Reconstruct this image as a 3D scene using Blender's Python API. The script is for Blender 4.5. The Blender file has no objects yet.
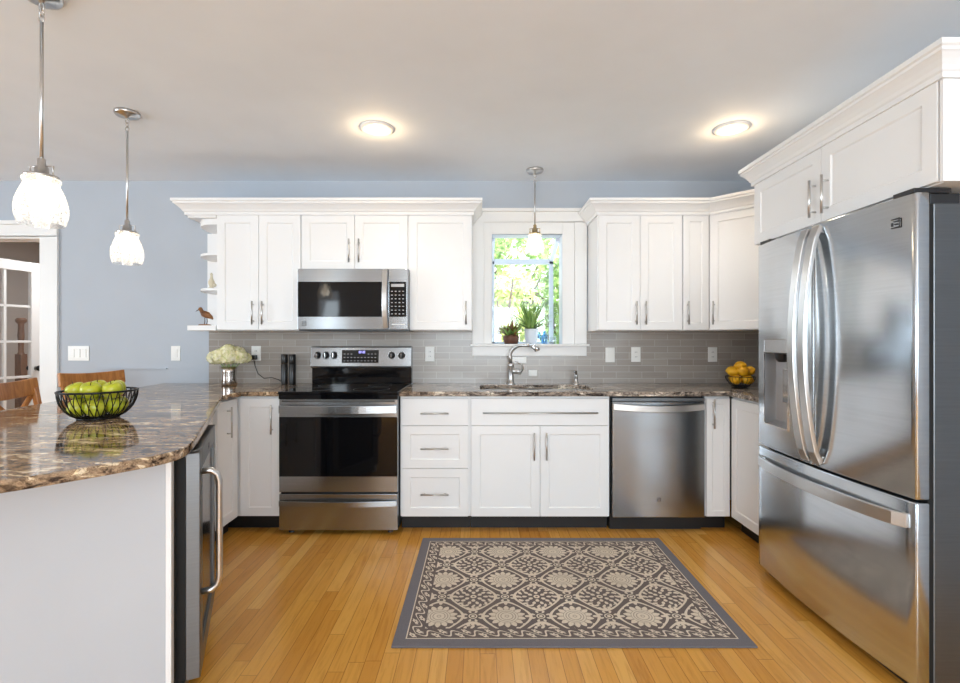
import bpy, bmesh, math, random
from mathutils import Vector, Matrix
random.seed(7)
S = bpy.context.scene
C = bpy.context.scene.collection
PI = math.pi

# ------------------------------------------------------------------ camera, world, lights
cam = bpy.data.cameras.new('camera'); cam.lens = 18.0; cam.sensor_width = 36.0; cam.clip_start = 0.05
co = bpy.data.objects.new('camera', cam); C.objects.link(co)
co.location = (0, 0, 1.237); co.rotation_euler = (PI/2, 0, 0)
S.camera = co
S.view_settings.view_transform = 'Standard'; S.view_settings.look = 'None'
S.view_settings.gamma = 1.0; S.view_settings.use_curve_mapping = False
S.view_settings.exposure = 0.0
S.cycles.use_denoising = True
S.cycles.max_bounces = 10; S.cycles.diffuse_bounces = 6; S.cycles.glossy_bounces = 5
S.cycles.transparent_max_bounces = 16
S.cycles.sample_clamp_indirect = 6.0

W = bpy.data.worlds.new('world'); S.world = W; W.use_nodes = True
bg = W.node_tree.nodes['Background']
bg.inputs[0].default_value = (0.86, 0.93, 1.0, 1); bg.inputs[1].default_value = 3.0

def light(name, kind, loc, energy, color=(1, 1, 1), rot=(0, 0, 0), size=1, sy=None, parent=None, spread=None):
    l = bpy.data.lights.new(name, kind); l.energy = energy; l.color = color
    if kind == 'AREA':
        l.shape = 'RECTANGLE'; l.size = size; l.size_y = sy or size
        if spread: l.spread = spread
    elif kind == 'SUN': l.angle = size
    else: l.shadow_soft_size = size
    o = bpy.data.objects.new(name, l); C.objects.link(o); o.location = loc; o.rotation_euler = rot
    if parent: o.parent = parent
    return o

WT = .13
WH = 2.49                      # ceiling height
DW = 3.747                     # back wall plane (y)
RW = 2.262                     # right wall plane (x)
LW = -5.6                      # left wall plane (x)
BW = -3.2                      # wall behind the camera (y)

light('sun', 'SUN', (6, 2, 8), 8.0, (1, .96, .88), (math.radians(38), math.radians(28), 0), math.radians(2))
# daylight through the windows of the rear wall (behind the camera) and of the left wall
UPT = math.radians(33)          # added upward tilt of the window lamps, to brighten the ceiling
light('rear_window_daylight', 'AREA', (.35, BW+.12, 1.42), 145, (.77, .905, 1), (PI/2+UPT, 0, 0), 3.1, 1.6)
light('rear_window_daylight', 'AREA', (-3.1, BW+.12, 1.42), 12, (.77, .905, 1), (PI/2+UPT, 0, 0), .3, 1.6)
light('left_window_daylight', 'AREA', (LW+.1, .6, 1.45), 85, (.77, .905, 1), (PI/2+UPT, 0, -PI/2), 1.8, 1.6)
light('hallway_added_fill', 'AREA', (-3.7, 4.9, 2.47), 26, (.97, .98, 1), (0, 0, 0), .5, .5)  # unseen lamp added to brighten the hallway and glass door

# ------------------------------------------------------------------ node helpers
def lin(c):
    return tuple((v/12.92 if v <= .04045 else ((v+.055)/1.055)**2.4) for v in c)
def srgb(r, g, b):
    return lin((r/255, g/255, b/255)) + (1,)

class X:
    """a scalar in a node tree with arithmetic"""
    def __init__(s, t, v): s.t = t; s.v = v
    def m(s, op, *a, clamp=False):
        n = s.t.nodes.new('ShaderNodeMath'); n.operation = op; n.use_clamp = clamp
        for i, q in enumerate((s,)+a):
            q = q.v if isinstance(q, X) else q
            if isinstance(q, (int, float)): n.inputs[i].default_value = q
            else: s.t.links.new(q, n.inputs[i])
        return X(s.t, n.outputs[0])
    def __add__(s, o): return s.m('ADD', o)
    def __sub__(s, o): return s.m('SUBTRACT', o)
    def __mul__(s, o): return s.m('MULTIPLY', o)
    def __truediv__(s, o): return s.m('DIVIDE', o)
    def __radd__(s, o): return s.m('ADD', o)
    def __rmul__(s, o): return s.m('MULTIPLY', o)
    def __rsub__(s, o): return s*-1.0+o
    def neg(s): return s*-1.0
    def abs(s): return s.m('ABSOLUTE')
    def lt(s, o): return s.m('LESS_THAN', o)
    def gt(s, o): return s.m('GREATER_THAN', o)
    def mx(s, o): return s.m('MAXIMUM', o)
    def mn(s, o): return s.m('MINIMUM', o)
    def cos(s): return s.m('COSINE')
    def sin(s): return s.m('SINE')
    def sqrt(s): return s.m('SQRT')
    def fract(s): return s.m('FRACT')
    def floor(s): return s.m('FLOOR')
    def atan2(s, o): return s.m('ARCTAN2', o)

def mat(name, color=(.8, .8, .8, 1), rough=.5, metal=0, **kw):
    m = bpy.data.materials.new(name); m.use_nodes = True
    b = m.node_tree.nodes['Principled BSDF']
    b.inputs['Base Color'].default_value = color; b.inputs['Roughness'].default_value = rough; b.inputs['Metallic'].default_value = metal
    for k, v in kw.items():
        k = {'spec': 'Specular IOR Level', 'coat': 'Coat Weight', 'aniso': 'Anisotropic', 'trans': 'Transmission Weight',
             'emit': 'Emission Color', 'estr': 'Emission Strength', 'ior': 'IOR', 'sheen': 'Sheen Weight'}.get(k, k)
        b.inputs[k].default_value = v
    return m
def nt(m): return m.node_tree, m.node_tree.nodes['Principled BSDF']
def node(t, ty, **kw):
    n = t.nodes.new(ty)
    for k, v in kw.items(): setattr(n, k, v)
    return n
def coords(t, space='pos', scale=(1, 1, 1), rot=(0, 0, 0), loc=(0, 0, 0)):
    if space == 'pos': src = node(t, 'ShaderNodeNewGeometry').outputs['Position']
    else: src = node(t, 'ShaderNodeTexCoord').outputs['Object']
    mp = node(t, 'ShaderNodeMapping'); t.links.new(src, mp.inputs[0])
    mp.inputs['Scale'].default_value = scale; mp.inputs['Rotation'].default_value = rot; mp.inputs['Location'].default_value = loc
    return mp.outputs[0]
def noise(t, vec, scale, detail=4, rough=.5, dist=0):
    n = node(t, 'ShaderNodeTexNoise'); t.links.new(vec, n.inputs['Vector'])
    n.inputs['Scale'].default_value = scale; n.inputs['Detail'].default_value = detail
    n.inputs['Roughness'].default_value = rough; n.inputs['Distortion'].default_value = dist
    return n.outputs['Fac']
def ramp(t, fac, stops, interp='LINEAR'):
    r = node(t, 'ShaderNodeValToRGB'); t.links.new(fac, r.inputs[0]); r.color_ramp.interpolation = interp
    e = r.color_ramp.elements
    while len(e) < len(stops): e.new(.5)
    for i, (p, c) in enumerate(stops): e[i].position = p; e[i].color = c
    return r.outputs[0]
def mix(t, fac, a, b, bt='MIX'):
    n = node(t, 'ShaderNodeMix', data_type='RGBA', blend_type=bt)
    for sock, v in ((n.inputs[0], fac), (n.inputs[6], a), (n.inputs[7], b)):
        if isinstance(v, (int, float, tuple)): sock.default_value = v
        else: t.links.new(v.v if isinstance(v, X) else v, sock)
    return n.outputs[2]
def bump(t, b, height, strength=.3, dist=.002):
    n = node(t, 'ShaderNodeBump'); t.links.new(height.v if isinstance(height, X) else height, n.inputs['Height'])
    n.inputs['Strength'].default_value = strength; n.inputs['Distance'].default_value = dist
    t.links.new(n.outputs[0], b.inputs['Normal'])

# ------------------------------------------------------------------ materials
def paint(name, col, rough=.6, var=.02):
    m = mat(name, col, rough); t, b = nt(m)
    f = noise(t, coords(t), 3.0, 3)
    d = tuple(max(0, c*(1-var)) for c in col[:3])+(1,); l = tuple(min(1, c*(1+var)) for c in col[:3])+(1,)
    t.links.new(ramp(t, f, [(.3, d), (.7, l)]), b.inputs['Base Color'])
    bump(t, b, noise(t, coords(t), 160, 2), .06, .001)
    return m
M = {}
M['ceiling'] = paint('ceiling_paint', srgb(236, 242, 249), .8)
M['blue'] = paint('blue_grey_paint', srgb(181, 188, 197), .7)
M['hall'] = paint('hall_paint', srgb(196, 191, 187), .7)
M['trim'] = paint('trim_white', srgb(238, 237, 235), .4, .01)
M['cabinet'] = paint('cabinet_white', srgb(240, 240, 240), .38, .008)
M['panel'] = paint('end_panel_shaded_white', srgb(190, 193, 198), .5, .01)  # white panel; its shade is put into this greyer colour
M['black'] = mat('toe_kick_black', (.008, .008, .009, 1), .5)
M['dark'] = mat('dark_plastic', (.02, .02, .022, 1), .35)
M['white_plastic'] = mat('white_plastic', srgb(238, 237, 233), .35)
M['slot'] = mat('socket_slot', (.05, .05, .05, 1), .5)

def steel(name, base, rough, aniso=.7, sc=(1, 1, 1)):
    m = mat(name, (base*.95, base, base*1.05, 1), rough, 1.0, aniso=aniso); t, b = nt(m)
    tg = node(t, 'ShaderNodeTangent', direction_type='RADIAL', axis='Z')
    t.links.new(tg.outputs[0], b.inputs['Tangent']); b.inputs['Anisotropic Rotation'].default_value = .25
    v = coords(t, 'pos', sc)
    f = noise(t, v, 1.0, 5, .6)
    t.links.new(ramp(t, f, [(.3, (base*.88, base*.93, base*.98, 1)), (.7, (base*1.0, base*1.05, base*1.1, 1))]), b.inputs['Base Color'])
    return m
M['steel_mid'] = steel('mid_stainless', .18, .34, .5, (3, 3, 160))
M['steel_bright'] = steel('bright_stainless', .62, .17, .7, (3, 3, 160))
M['steel'] = steel('brushed_stainless', .43, .24, .75, (3, 3, 160))
M['steel_dark'] = steel('grey_side_steel', .2, .42, .3, (3, 3, 120))
M['nickel'] = mat('brushed_nickel', (.62, .61, .6, 1), .28, 1.0)
M['chrome'] = mat('chrome', (.72, .72, .73, 1), .1, 1.0)
M['brass'] = mat('warm_brass', (.62, .47, .26, 1), .25, 1.0)
M['blackglass'] = mat('black_glass', (.004, .004, .005, 1), .05, spec=.4)
M['wire'] = mat('black_wire', (.012, .011, .012, 1), .35, .5)
M['ringgrey'] = mat('burner_ring_grey', (.07, .07, .07, 1), .3)
M['gasket'] = mat('black_gasket', (.003, .003, .003, 1), .7)

def granite():
    m = mat('granite', rough=.07, spec=.28); t, b = nt(m)
    wv = coords(t, 'pos', (1, 1, 1))
    warp = node(t, 'ShaderNodeTexNoise'); t.links.new(wv, warp.inputs['Vector']); warp.inputs['Scale'].default_value = 2.2; warp.inputs['Detail'].default_value = 4
    add = node(t, 'ShaderNodeMixRGB', blend_type='LINEAR_LIGHT'); add.inputs[0].default_value = .1
    t.links.new(wv, add.inputs[1]); t.links.new(warp.outputs['Color'], add.inputs[2])
    mp = node(t, 'ShaderNodeMapping'); t.links.new(add.outputs[0], mp.inputs[0])
    mp.inputs['Rotation'].default_value = (0, 0, math.radians(-12)); mp.inputs['Scale'].default_value = (5.5, 20, 30)
    n1 = noise(t, mp.outputs[0], 1.25, 9, .66, .7)
    col = ramp(t, n1, [(.38, srgb(56, 42, 34)), (.43, srgb(106, 86, 68)), (.48, srgb(150, 126, 102)), (.52, srgb(176, 150, 122)), (.55, srgb(122, 94, 72)), (.58, srgb(214, 190, 154)), (.63, srgb(236, 220, 192))])
    n2 = noise(t, coords(t), 55, 5, .75)
    sp = ramp(t, n2, [(.36, srgb(30, 24, 20)), (.46, srgb(235, 230, 225)), (.54, (1, 1, 1, 1)), (.66, (1.35, 1.3, 1.2, 1))])
    c = mix(t, .85, col, sp, 'MULTIPLY')
    # same stone, its colour greyed towards the sink run to stand for the lighting
    x = node(t, 'ShaderNodeSeparateXYZ'); t.links.new(node(t, 'ShaderNodeNewGeometry').outputs['Position'], x.inputs[0])
    hs = node(t, 'ShaderNodeHueSaturation'); t.links.new(c, hs.inputs['Color']); hs.inputs['Saturation'].default_value = .55
    f = X(t, x.outputs[0]).m('MULTIPLY_ADD', 1.3, 1.1, clamp=True)
    c = mix(t, f, c, hs.outputs[0])
    t.links.new(c, b.inputs['Base Color'])
    return m
M['granite'] = granite()

def tiles():
    m = mat('glass_subway_tile', rough=.22); t, b = nt(m)
    g = node(t, 'ShaderNodeNewGeometry'); s = node(t, 'ShaderNodeSeparateXYZ'); t.links.new(g.outputs['Position'], s.inputs[0])
    c = node(t, 'ShaderNodeCombineXYZ')
    t.links.new((X(t, s.outputs[0])+X(t, s.outputs[1])).v, c.inputs[0]); t.links.new(s.outputs[2], c.inputs[1])
    br = node(t, 'ShaderNodeTexBrick'); t.links.new(c.outputs[0], br.inputs['Vector'])
    br.inputs['Scale'].default_value = 1; br.inputs['Brick Width'].default_value = .2; br.inputs['Row Height'].default_value = .05
    br.inputs['Mortar Size'].default_value = .0016; br.inputs['Mortar Smooth'].default_value = .2
    br.inputs['Color1'].default_value = srgb(160, 151, 143); br.inputs['Color2'].default_value = srgb(174, 166, 158); br.inputs['Mortar'].default_value = srgb(196, 190, 183)
    st = noise(t, coords(t, 'pos', (4, 4, 90)), 1.5, 4)
    cc = mix(t, .5, br.outputs['Color'], ramp(t, st, [(.3, (.82, .82, .82, 1)), (.7, (1.0, 1.0, 1.0, 1))]), 'MULTIPLY')
    t.links.new(cc, b.inputs['Base Color'])
    bump(t, b, br.outputs['Fac'], -.4, .001)
    return m
M['tile'] = tiles()

def floor_mat():
    m = mat('oak_strip_floor', rough=.24); t, b = nt(m)
    g = node(t, 'ShaderNodeNewGeometry'); s = node(t, 'ShaderNodeSeparateXYZ'); t.links.new(g.outputs['Position'], s.inputs[0])
    x, y = X(t, s.outputs[0]), X(t, s.outputs[1])
    pw = .0635
    row = (x/pw).floor(); fx = (x/pw).fract()
    off = ((row*12.9898).sin()*43758.5453).fract()
    ln = .95
    yy = y/ln + off*3.7
    seg = yy.floor(); fy = yy.fract()
    rnd = ((row*78.233+seg*37.719).sin()*43758.5453).fract()
    rnd2 = ((row*26.65+seg*91.17).sin()*24634.633).fract()
    gap = fx.lt(.02).mx(fx.gt(.98)).mx(fy.lt(.0025))
    cv = node(t, 'ShaderNodeCombineXYZ')
    t.links.new((x*26+rnd*40).v, cv.inputs[0]); t.links.new((y*2.2+rnd2*31).v, cv.inputs[1]); t.links.new((rnd*9).v, cv.inputs[2])
    gr = noise(t, cv.outputs[0], 1.7, 6, .62, .9)
    base = ramp(t, rnd.v, [(0, srgb(196, 136, 54)), (.35, srgb(206, 147, 62)), (.75, srgb(212, 155, 70)), (1, srgb(220, 168, 86))])
    grain = ramp(t, gr, [(.3, (.66, .58, .48, 1)), (.52, (1, 1, 1, 1)), (.8, (1.04, 1.03, 1, 1))])
    c = mix(t, .6, base, grain, 'MULTIPLY')
    c = mix(t, gap*.62, c, srgb(110, 66, 22))
    t.links.new(c, b.inputs['Base Color'])
    bump(t, b, gap, -.3, .001)
    return m
M['floor'] = floor_mat()

def wood(name, c1, c2, rough=.4, sc=(30, 30, 3)):
    m = mat(name, rough=rough); t, b = nt(m)
    n = noise(t, coords(t, 'obj', sc), 1.2, 5, .6, 1.2)
    t.links.new(ramp(t, n, [(.3, c1), (.7, c2)]), b.inputs['Base Color'])
    return m
M['stoolwood'] = wood('honey_wood', srgb(150, 92, 40), srgb(196, 132, 70), .35)
M['newel'] = wood('dark_newel_wood', srgb(92, 58, 34), srgb(132, 88, 56), .4)

def rug_mat(x0, x1, y0, y1):
    m = mat('woven_rug', rough=.95); t, b = nt(m)
    g = node(t, 'ShaderNodeNewGeometry'); s = node(t, 'ShaderNodeSeparateXYZ'); t.links.new(g.outputs['Position'], s.inputs[0])
    x, y = X(t, s.outputs[0]), X(t, s.outputs[1])
    one = lambda v: X(t, v)
    px, py = .304, .33
    ru, rv = (x+.1835)/px, (y-2.148)/py
    u = (ru+.5).fract()-.5; v = (rv+.5).fract()-.5           # centred on rosettes
    u2 = ru.fract()-.5; v2 = rv.fract()-.5                   # centred on leaf clusters
    # ogee bands
    f = (ru*(2*PI)).cos()+(rv*(2*PI)).cos()
    sx = ((ru*2*PI).sin().abs()*.5+.5)
    band = ((f-.40).abs().lt(.12)).mx((f+.40).abs().lt(.12))
    def petals(r, a, r0, n, ph, lr, la):
        da = ((a*(n/(2*PI))+ph).fract()-.5)*(2*PI/n)*r0
        dr = r-r0
        return ((dr*dr)/(lr*lr)+(da*da)/(la*la)).lt(1)
    nib = ((ru*(2*PI)*5).sin()*(rv*(2*PI)*5+ru*6.283).sin())
    nibs = nib.gt(.5)*((f.abs()-.62).abs().lt(.2))
    # rosette
    X1, Y1 = u*px, v*py
    r = (X1*X1+Y1*Y1).sqrt(); a = Y1.atan2(X1)
    pet = ((a*14).cos()*.008).neg()+.076
    ros = r.lt(pet)
    ring = ((r*520).sin().gt(.35))*(r.gt(.018))*r.lt(.052)
    spoke = ((a*14).cos().gt(.72))*(r.gt(.05))
    ros_d = ring.mx(spoke)*.55
    dot = r.lt(.011)*r.gt(.005)
    # leaf cluster
    X2, Y2 = u2*px, v2*py
    r2 = (X2*X2+Y2*Y2).sqrt(); a2 = Y2.atan2(X2)
    leafs = petals(r2, a2, .034, 6, 0, .011, .009).mx(petals(r2, a2, .058, 10, .5, .012, .008)).mx(petals(r2, a2+r2*6, .083, 16, .2, .012, .0075)).mx(petals(r2, a2+r2*6, .104, 14, .2, .008, .009)*f.lt(-.5))
    core = r2.lt(.015)*r2.gt(.006)
    # small joints between
    u3 = ru.fract()-.5; v3 = (rv+.5).fract()-.5
    j = ((u3*px*1.0)*(u3*px)+(v3*py)*(v3*py)).sqrt()
    u4 = (ru+.5).fract()-.5; v4 = rv.fract()-.5
    jj = ((u4*px)*(u4*px)+(v4*py)*(v4*py)).sqrt()
    ja = (v3*py).atan2(u3*px); jb = (v4*py).atan2(u4*px)
    joint = ((j.lt(.02))*((j*420).sin().gt(-.3))).mx((jj.lt(.02))*((jj*420).sin().gt(-.3))).mx(petals(j, ja, .036, 8, 0, .010, .006)).mx(petals(jj, jb, .036, 8, 0, .010, .006)).mx(petals(j, ja, .058, 4, .5, .014, .008)).mx(petals(jj, jb, .058, 4, .5, .014, .008))
    pat = band.mx(nibs).mx(joint).mx(leafs).mx(core)
    inv = ros
    lumin = pat.mx(inv)-inv*ros_d
    lumin = lumin-dot*.4
    # borders
    ex = (x-x0).mn((x*-1.0)+x1); ey = (y-y0).mn((y*-1.0)+y1)
    e = ex.mn(ey)
    along = x+y
    vine = (along*(2*PI/.1)).sin()*.018
    scr = (vine+.088-e).abs().lt(.0035)
    blob_x = ((along/.05).fract()-.5)*.05
    be = e-(.088-(along*(2*PI/.1)).sin()*.014)
    br_ = ((blob_x*blob_x)+be*be).sqrt(); ba = be.atan2(blob_x)
    blob = br_.lt(((ba*6).cos()*.003)+.0135)*(br_.gt(.004))
    bb = scr.mx(blob)
    inb = e.gt(.058)*e.lt(.122)
    line = (e.gt(.05)*e.lt(.055))
    outer = e.lt(.05)
    field = e.gt(.122)
    P = (field*lumin).mx(inb*bb).mx(line)
    wn = noise(t, coords(t, 'pos', (1, 1, 1)), 420, 2)
    creamf = ramp(t, noise(t, coords(t), 2.5, 2), [(.35, srgb(206, 192, 172)), (.65, srgb(222, 208, 188))])
    c = mix(t, P.m('MAXIMUM', 0, clamp=True), srgb(104, 92, 88), creamf)
    c = mix(t, outer, c, srgb(112, 108, 112))
    c = mix(t, .35, c, ramp(t, wn, [(.35, (.6, .6, .6, 1)), (.65, (1.15, 1.15, 1.15, 1))]), 'MULTIPLY')
    t.links.new(c, b.inputs['Base Color'])
    bump(t, b, wn, .5, .002)
    return m

def thin_glass(name, tint=(1, 1, 1, 1), gloss=.08, rough=.02, frost=0.0):
    m = bpy.data.materials.new(name); m.use_nodes = True; t = m.node_tree; t.nodes.clear()
    o = node(t, 'ShaderNodeOutputMaterial'); tr = node(t, 'ShaderNodeBsdfTransparent'); tr.inputs[0].default_value = tint
    gl = node(t, 'ShaderNodeBsdfGlossy'); gl.inputs['Roughness'].default_value = rough
    mx = node(t, 'ShaderNodeMixShader'); mx.inputs[0].default_value = gloss
    t.links.new(tr.outputs[0], mx.inputs[1]); t.links.new(gl.outputs[0], mx.inputs[2]); out = mx.outputs[0]
    if frost:
        tl = node(t, 'ShaderNodeBsdfTranslucent'); tl.inputs[0].default_value = (.95, .95, .93, 1)
        m2 = node(t, 'ShaderNodeMixShader')
        f = noise(t, coords(t, 'obj'), 130, 3)
        r = ramp(t, f, [(.38, (frost*.6,)*3+(1,)), (.62, (min(1, frost*1.5),)*3+(1,))])
        t.links.new(r, m2.inputs[0]); t.links.new(out, m2.inputs[1]); t.links.new(tl.outputs[0], m2.inputs[2]); out = m2.outputs[0]
    t.links.new(out, o.inputs[0])
    return m
M['glass'] = thin_glass('window_glass')
M['shade'] = thin_glass('seeded_glass', gloss=.1, rough=.08, frost=.42)
M['clearglass'] = thin_glass('clear_glass', (.93, .96, .97, 1), .14)
M['blueglass'] = thin_glass('blue_glass', (.55, .78, .92, 1), .14)
M['bulb'] = mat('bulb', (1, .95, .85, 1), .5, emit=(1, .86, .66, 1), estr=10)
M['lens'] = mat('downlight_lens', (1, 1, 1, 1), .5, emit=(1, .87, .7, 1), estr=14)
M['digit'] = mat('lit_digit', (.1, .1, .3, 1), .5, emit=(.35, .35, 1, 1), estr=3)

def fruit(name, c1, c2, c3, rough=.28):
    m = mat(name, rough=rough, spec=.5); t, b = nt(m)
    n = noise(t, coords(t, 'obj'), 14, 4, .6)
    c = ramp(t, n, [(.3, c1), (.55, c2), (.75, c3)])
    t.links.new(c, b.inputs['Base Color']); b.inputs['Subsurface Weight'].default_value = .05
    return m
M['apple'] = fruit('green_apple_skin', srgb(158, 166, 24), srgb(186, 188, 44), srgb(210, 206, 84))
M['lemon'] = fruit('yellow_fruit_skin', srgb(214, 152, 10), srgb(232, 178, 24), srgb(240, 196, 60), .4)
M['stem'] = mat('stem_brown', srgb(76, 54, 26), .7)
M['petal'] = mat('hydrangea_petal', rough=.7); _t, _b = nt(M['petal'])
_t.links.new(ramp(_t, noise(_t, coords(_t, 'pos'), 45, 3), [(.3, srgb(196, 200, 130)), (.45, srgb(236, 230, 180)), (.65, srgb(250, 244, 220))]), _b.inputs['Base Color'])
M['leaf'] = fruit('leaf_green', srgb(96, 134, 60), srgb(140, 172, 92), srgb(188, 206, 140), .5)
M['leafdark'] = fruit('leaf_dark_green', srgb(26, 58, 38), srgb(48, 84, 50), srgb(84, 112, 70), .5)
M['leafred'] = fruit('leaf_russet', srgb(84, 66, 32), srgb(122, 80, 40), srgb(96, 110, 50), .5)
M['pot_white'] = mat('white_ceramic', srgb(226, 230, 236), .25)
M['pot_brown'] = mat('brown_clay', srgb(96, 58, 42), .6)
M['soil'] = mat('potting_soil', srgb(48, 34, 24), .95)
M['vase'] = mat('mercury_glass', (.55, .5, .46, 1), .14, 1.0)
M['bark'] = wood('bark', srgb(70, 58, 48), srgb(112, 96, 80), .9, (8, 8, 2))
def foliage(name, a, b_, c_):
    m = mat(name, rough=.7); t, b = nt(m)
    n = noise(t, coords(t), 2.5, 5, .7)
    t.links.new(ramp(t, n, [(.32, a), (.5, b_), (.68, c_)]), b.inputs['Base Color'])
    b.inputs['Transmission Weight'].default_value = 0
    return m
M['tree1'] = foliage('tree_leaf_green', srgb(96, 140, 66), srgb(160, 196, 110), srgb(214, 232, 170))
M['tree2'] = foliage('tree_leaf_blue_green', srgb(60, 104, 96), srgb(110, 150, 130), srgb(170, 200, 170))
M['tree3'] = foliage('tree_leaf_yellow', srgb(170, 190, 100), srgb(214, 226, 150), srgb(240, 244, 206))
M['grass'] = foliage('lawn', srgb(120, 150, 70), srgb(150, 176, 96), srgb(190, 206, 130))
M['bird_body'] = fruit('bird_brown', srgb(92, 56, 26), srgb(140, 92, 50), srgb(176, 130, 84), .6)
M['cream'] = mat('cream_ceramic', srgb(214, 202, 176), .5)
M['hallfloor'] = M['floor']

# ------------------------------------------------------------------ mesh helpers
class MB:
    def __init__(s): s.v = []; s.f = []; s.sm = []
    def add(s, vs, fs, smooth=False):
        o = len(s.v); s.v += [tuple(v) for v in vs]; s.f += [tuple(i+o for i in f) for f in fs]; s.sm += [smooth]*len(fs); return s
    def box(s, x0, x1, y0, y1, z0, z1):
        x0, x1 = sorted((x0, x1)); y0, y1 = sorted((y0, y1)); z0, z1 = sorted((z0, z1))
        return s.add([(x, y, z) for z in (z0, z1) for y in (y0, y1) for x in (x0, x1)],
                     [(0, 2, 3, 1), (4, 5, 7, 6), (0, 1, 5, 4), (2, 6, 7, 3), (0, 4, 6, 2), (1, 3, 7, 5)])
    def prism(s, poly, z0, z1, smooth=False):
        n = len(poly); A = sum(poly[i][0]*poly[(i+1) % n][1]-poly[(i+1) % n][0]*poly[i][1] for i in range(n))
        if A < 0: poly = poly[::-1]
        vs = [(x, y, z0) for x, y in poly]+[(x, y, z1) for x, y in poly]
        s.add(vs, [tuple(range(n))[::-1], tuple(range(n, 2*n))])
        return s.add(vs, [(i, (i+1) % n, n+(i+1) % n, n+i) for i in range(n)], smooth)
    def tube(s, pts, r, seg=10, caps=True, closed=False, smooth=True):
        pts = [Vector(p) for p in pts]; n = len(pts)
        rs = r if isinstance(r, (list, tuple)) else [r]*n
        rings = []; up = None
        for i in range(n):
            if closed: d = pts[(i+1) % n]-pts[i-1]
            else: d = pts[min(i+1, n-1)]-pts[max(i-1, 0)]
            d.normalize()
            if up is None:
                up = Vector((0, 0, 1)) if abs(d.z) < .9 else Vector((1, 0, 0))
            a = d.cross(up); 
            if a.length < 1e-5: a = d.orthogonal()
            a.normalize(); b = a.cross(d).normalized(); up = b
            rings.append([pts[i]+(a*math.cos(2*PI*k/seg)+b*math.sin(2*PI*k/seg))*rs[i] for k in range(seg)])
        vs = [v for r_ in rings for v in r_]; fs = []
        m = n if closed else n-1
        for i in range(m):
            j = (i+1) % n
            for k in range(seg):
                fs.append((i*seg+k, i*seg+(k+1) % seg, j*seg+(k+1) % seg, j*seg+k))
        if caps and not closed: s.add(vs, [tuple(range(seg)), tuple(range((n-1)*seg, n*seg))[::-1]])
        return s.add(vs, fs, smooth)
    def strip(s, pts, w, th, side):
        """a flat bar of width w (along 'side') and thickness th following pts"""
        pts = [Vector(p) for p in pts]; n = len(pts); side = Vector(side).normalized(); vs = []
        for i in range(n):
            d = (pts[min(i+1, n-1)]-pts[max(i-1, 0)]).normalized(); nn = d.cross(side).normalized()
            ww = w[i] if isinstance(w, (list, tuple)) else w
            for a, b in ((-1, -1), (1, -1), (1, 1), (-1, 1)): vs.append(pts[i]+side*(a*ww/2)+nn*(b*th/2))
        fs = [(0, 1, 2, 3), tuple(range(4*n-4, 4*n))[::-1]]
        for i in range(n-1):
            for k in range(4): fs.append((i*4+k, (i+1)*4+k, (i+1)*4+(k+1) % 4, i*4+(k+1) % 4))
        return s.add(vs, fs)
    def lathe(s, prof, c=(0, 0, 0), seg=28, sx=1, sy=1, smooth=True, axis='z', cap=False):
        vs = []
        for r, z in prof:
            for k in range(seg):
                a = 2*PI*k/seg; p = (r*math.cos(a)*sx, r*math.sin(a)*sy, z)
                if axis == 'y': p = (p[0], p[2], p[1])
                if axis == 'x': p = (p[2], p[0], p[1])
                vs.append((p[0]+c[0], p[1]+c[1], p[2]+c[2]))
        fs = [(i*seg+k, i*seg+(k+1) % seg, (i+1)*seg+(k+1) % seg, (i+1)*seg+k) for i in range(len(prof)-1) for k in range(seg)]
        s.add(vs, fs, smooth)
        if cap:
            s.add(vs, [tuple(range(seg))[::-1], tuple(range((len(prof)-1)*seg, len(prof)*seg))])
        return s
    def sphere(s, c, r, sx=1, sy=1, sz=1, seg=16, rings=10):
        pr = [(max(1e-4, r*math.sin(PI*i/rings)), -r*math.cos(PI*i/rings)*sz) for i in range(rings+1)]
        return s.lathe(pr, c, seg, sx, sy)
    def xf(s, mtx, i0=0):
        s.v = s.v[:i0]+[tuple(mtx @ Vector(v)) for v in s.v[i0:]]; return s
    def build(s, name, m, parent=None, bevel=0, sub=0, loc=None, solid=0):
        me = bpy.data.meshes.new(name); me.from_pydata(s.v, [], s.f)
        me.polygons.foreach_set('use_smooth', s.sm)
        bm = bmesh.new(); bm.from_mesh(me); bmesh.ops.remove_doubles(bm, verts=bm.verts, dist=1e-6)
        bmesh.ops.recalc_face_normals(bm, faces=bm.faces); bm.to_mesh(me); bm.free()
        me.materials.append(m if not isinstance(m, str) else M[m])
        o = bpy.data.objects.new(name, me); C.objects.link(o)
        if parent: o.parent = parent
        if loc: o.location = loc
        if solid:
            q = o.modifiers.new('solid', 'SOLIDIFY'); q.thickness = solid
        if bevel:
            q = o.modifiers.new('bevel', 'BEVEL'); q.width = bevel; q.segments = 2; q.limit_method = 'ANGLE'; q.angle_limit = math.radians(40)
        if sub:
            q = o.modifiers.new('sub', 'SUBSURF'); q.levels = sub; q.render_levels = sub
        return o

def tag(o, label=None, cat=None, group=None, kind=None):
    if label: o['label'] = label
    if cat: o['category'] = cat
    if group: o['group'] = group
    if kind: o['kind'] = kind
    return o
def thing(name, label, cat, loc=(0, 0, 0), rz=0, group=None):
    o = bpy.data.objects.new(name, None); C.objects.link(o); o.empty_display_size = .1
    o.location = loc; o.rotation_euler = (0, 0, rz)
    return tag(o, label, cat, group)
def struct(name, mb, m, label, cat, parent=None, bevel=0):
    o = mb.build(name, m, parent, bevel)
    if not parent: tag(o, label, cat, kind='structure')
    return o
def copy_tree(o, parent=None):
    c = o.copy(); C.objects.link(c)
    if parent:
        c.parent = parent
    for ch in [q for q in bpy.data.objects if q.parent == o]: copy_tree(ch, c)
    return c

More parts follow.
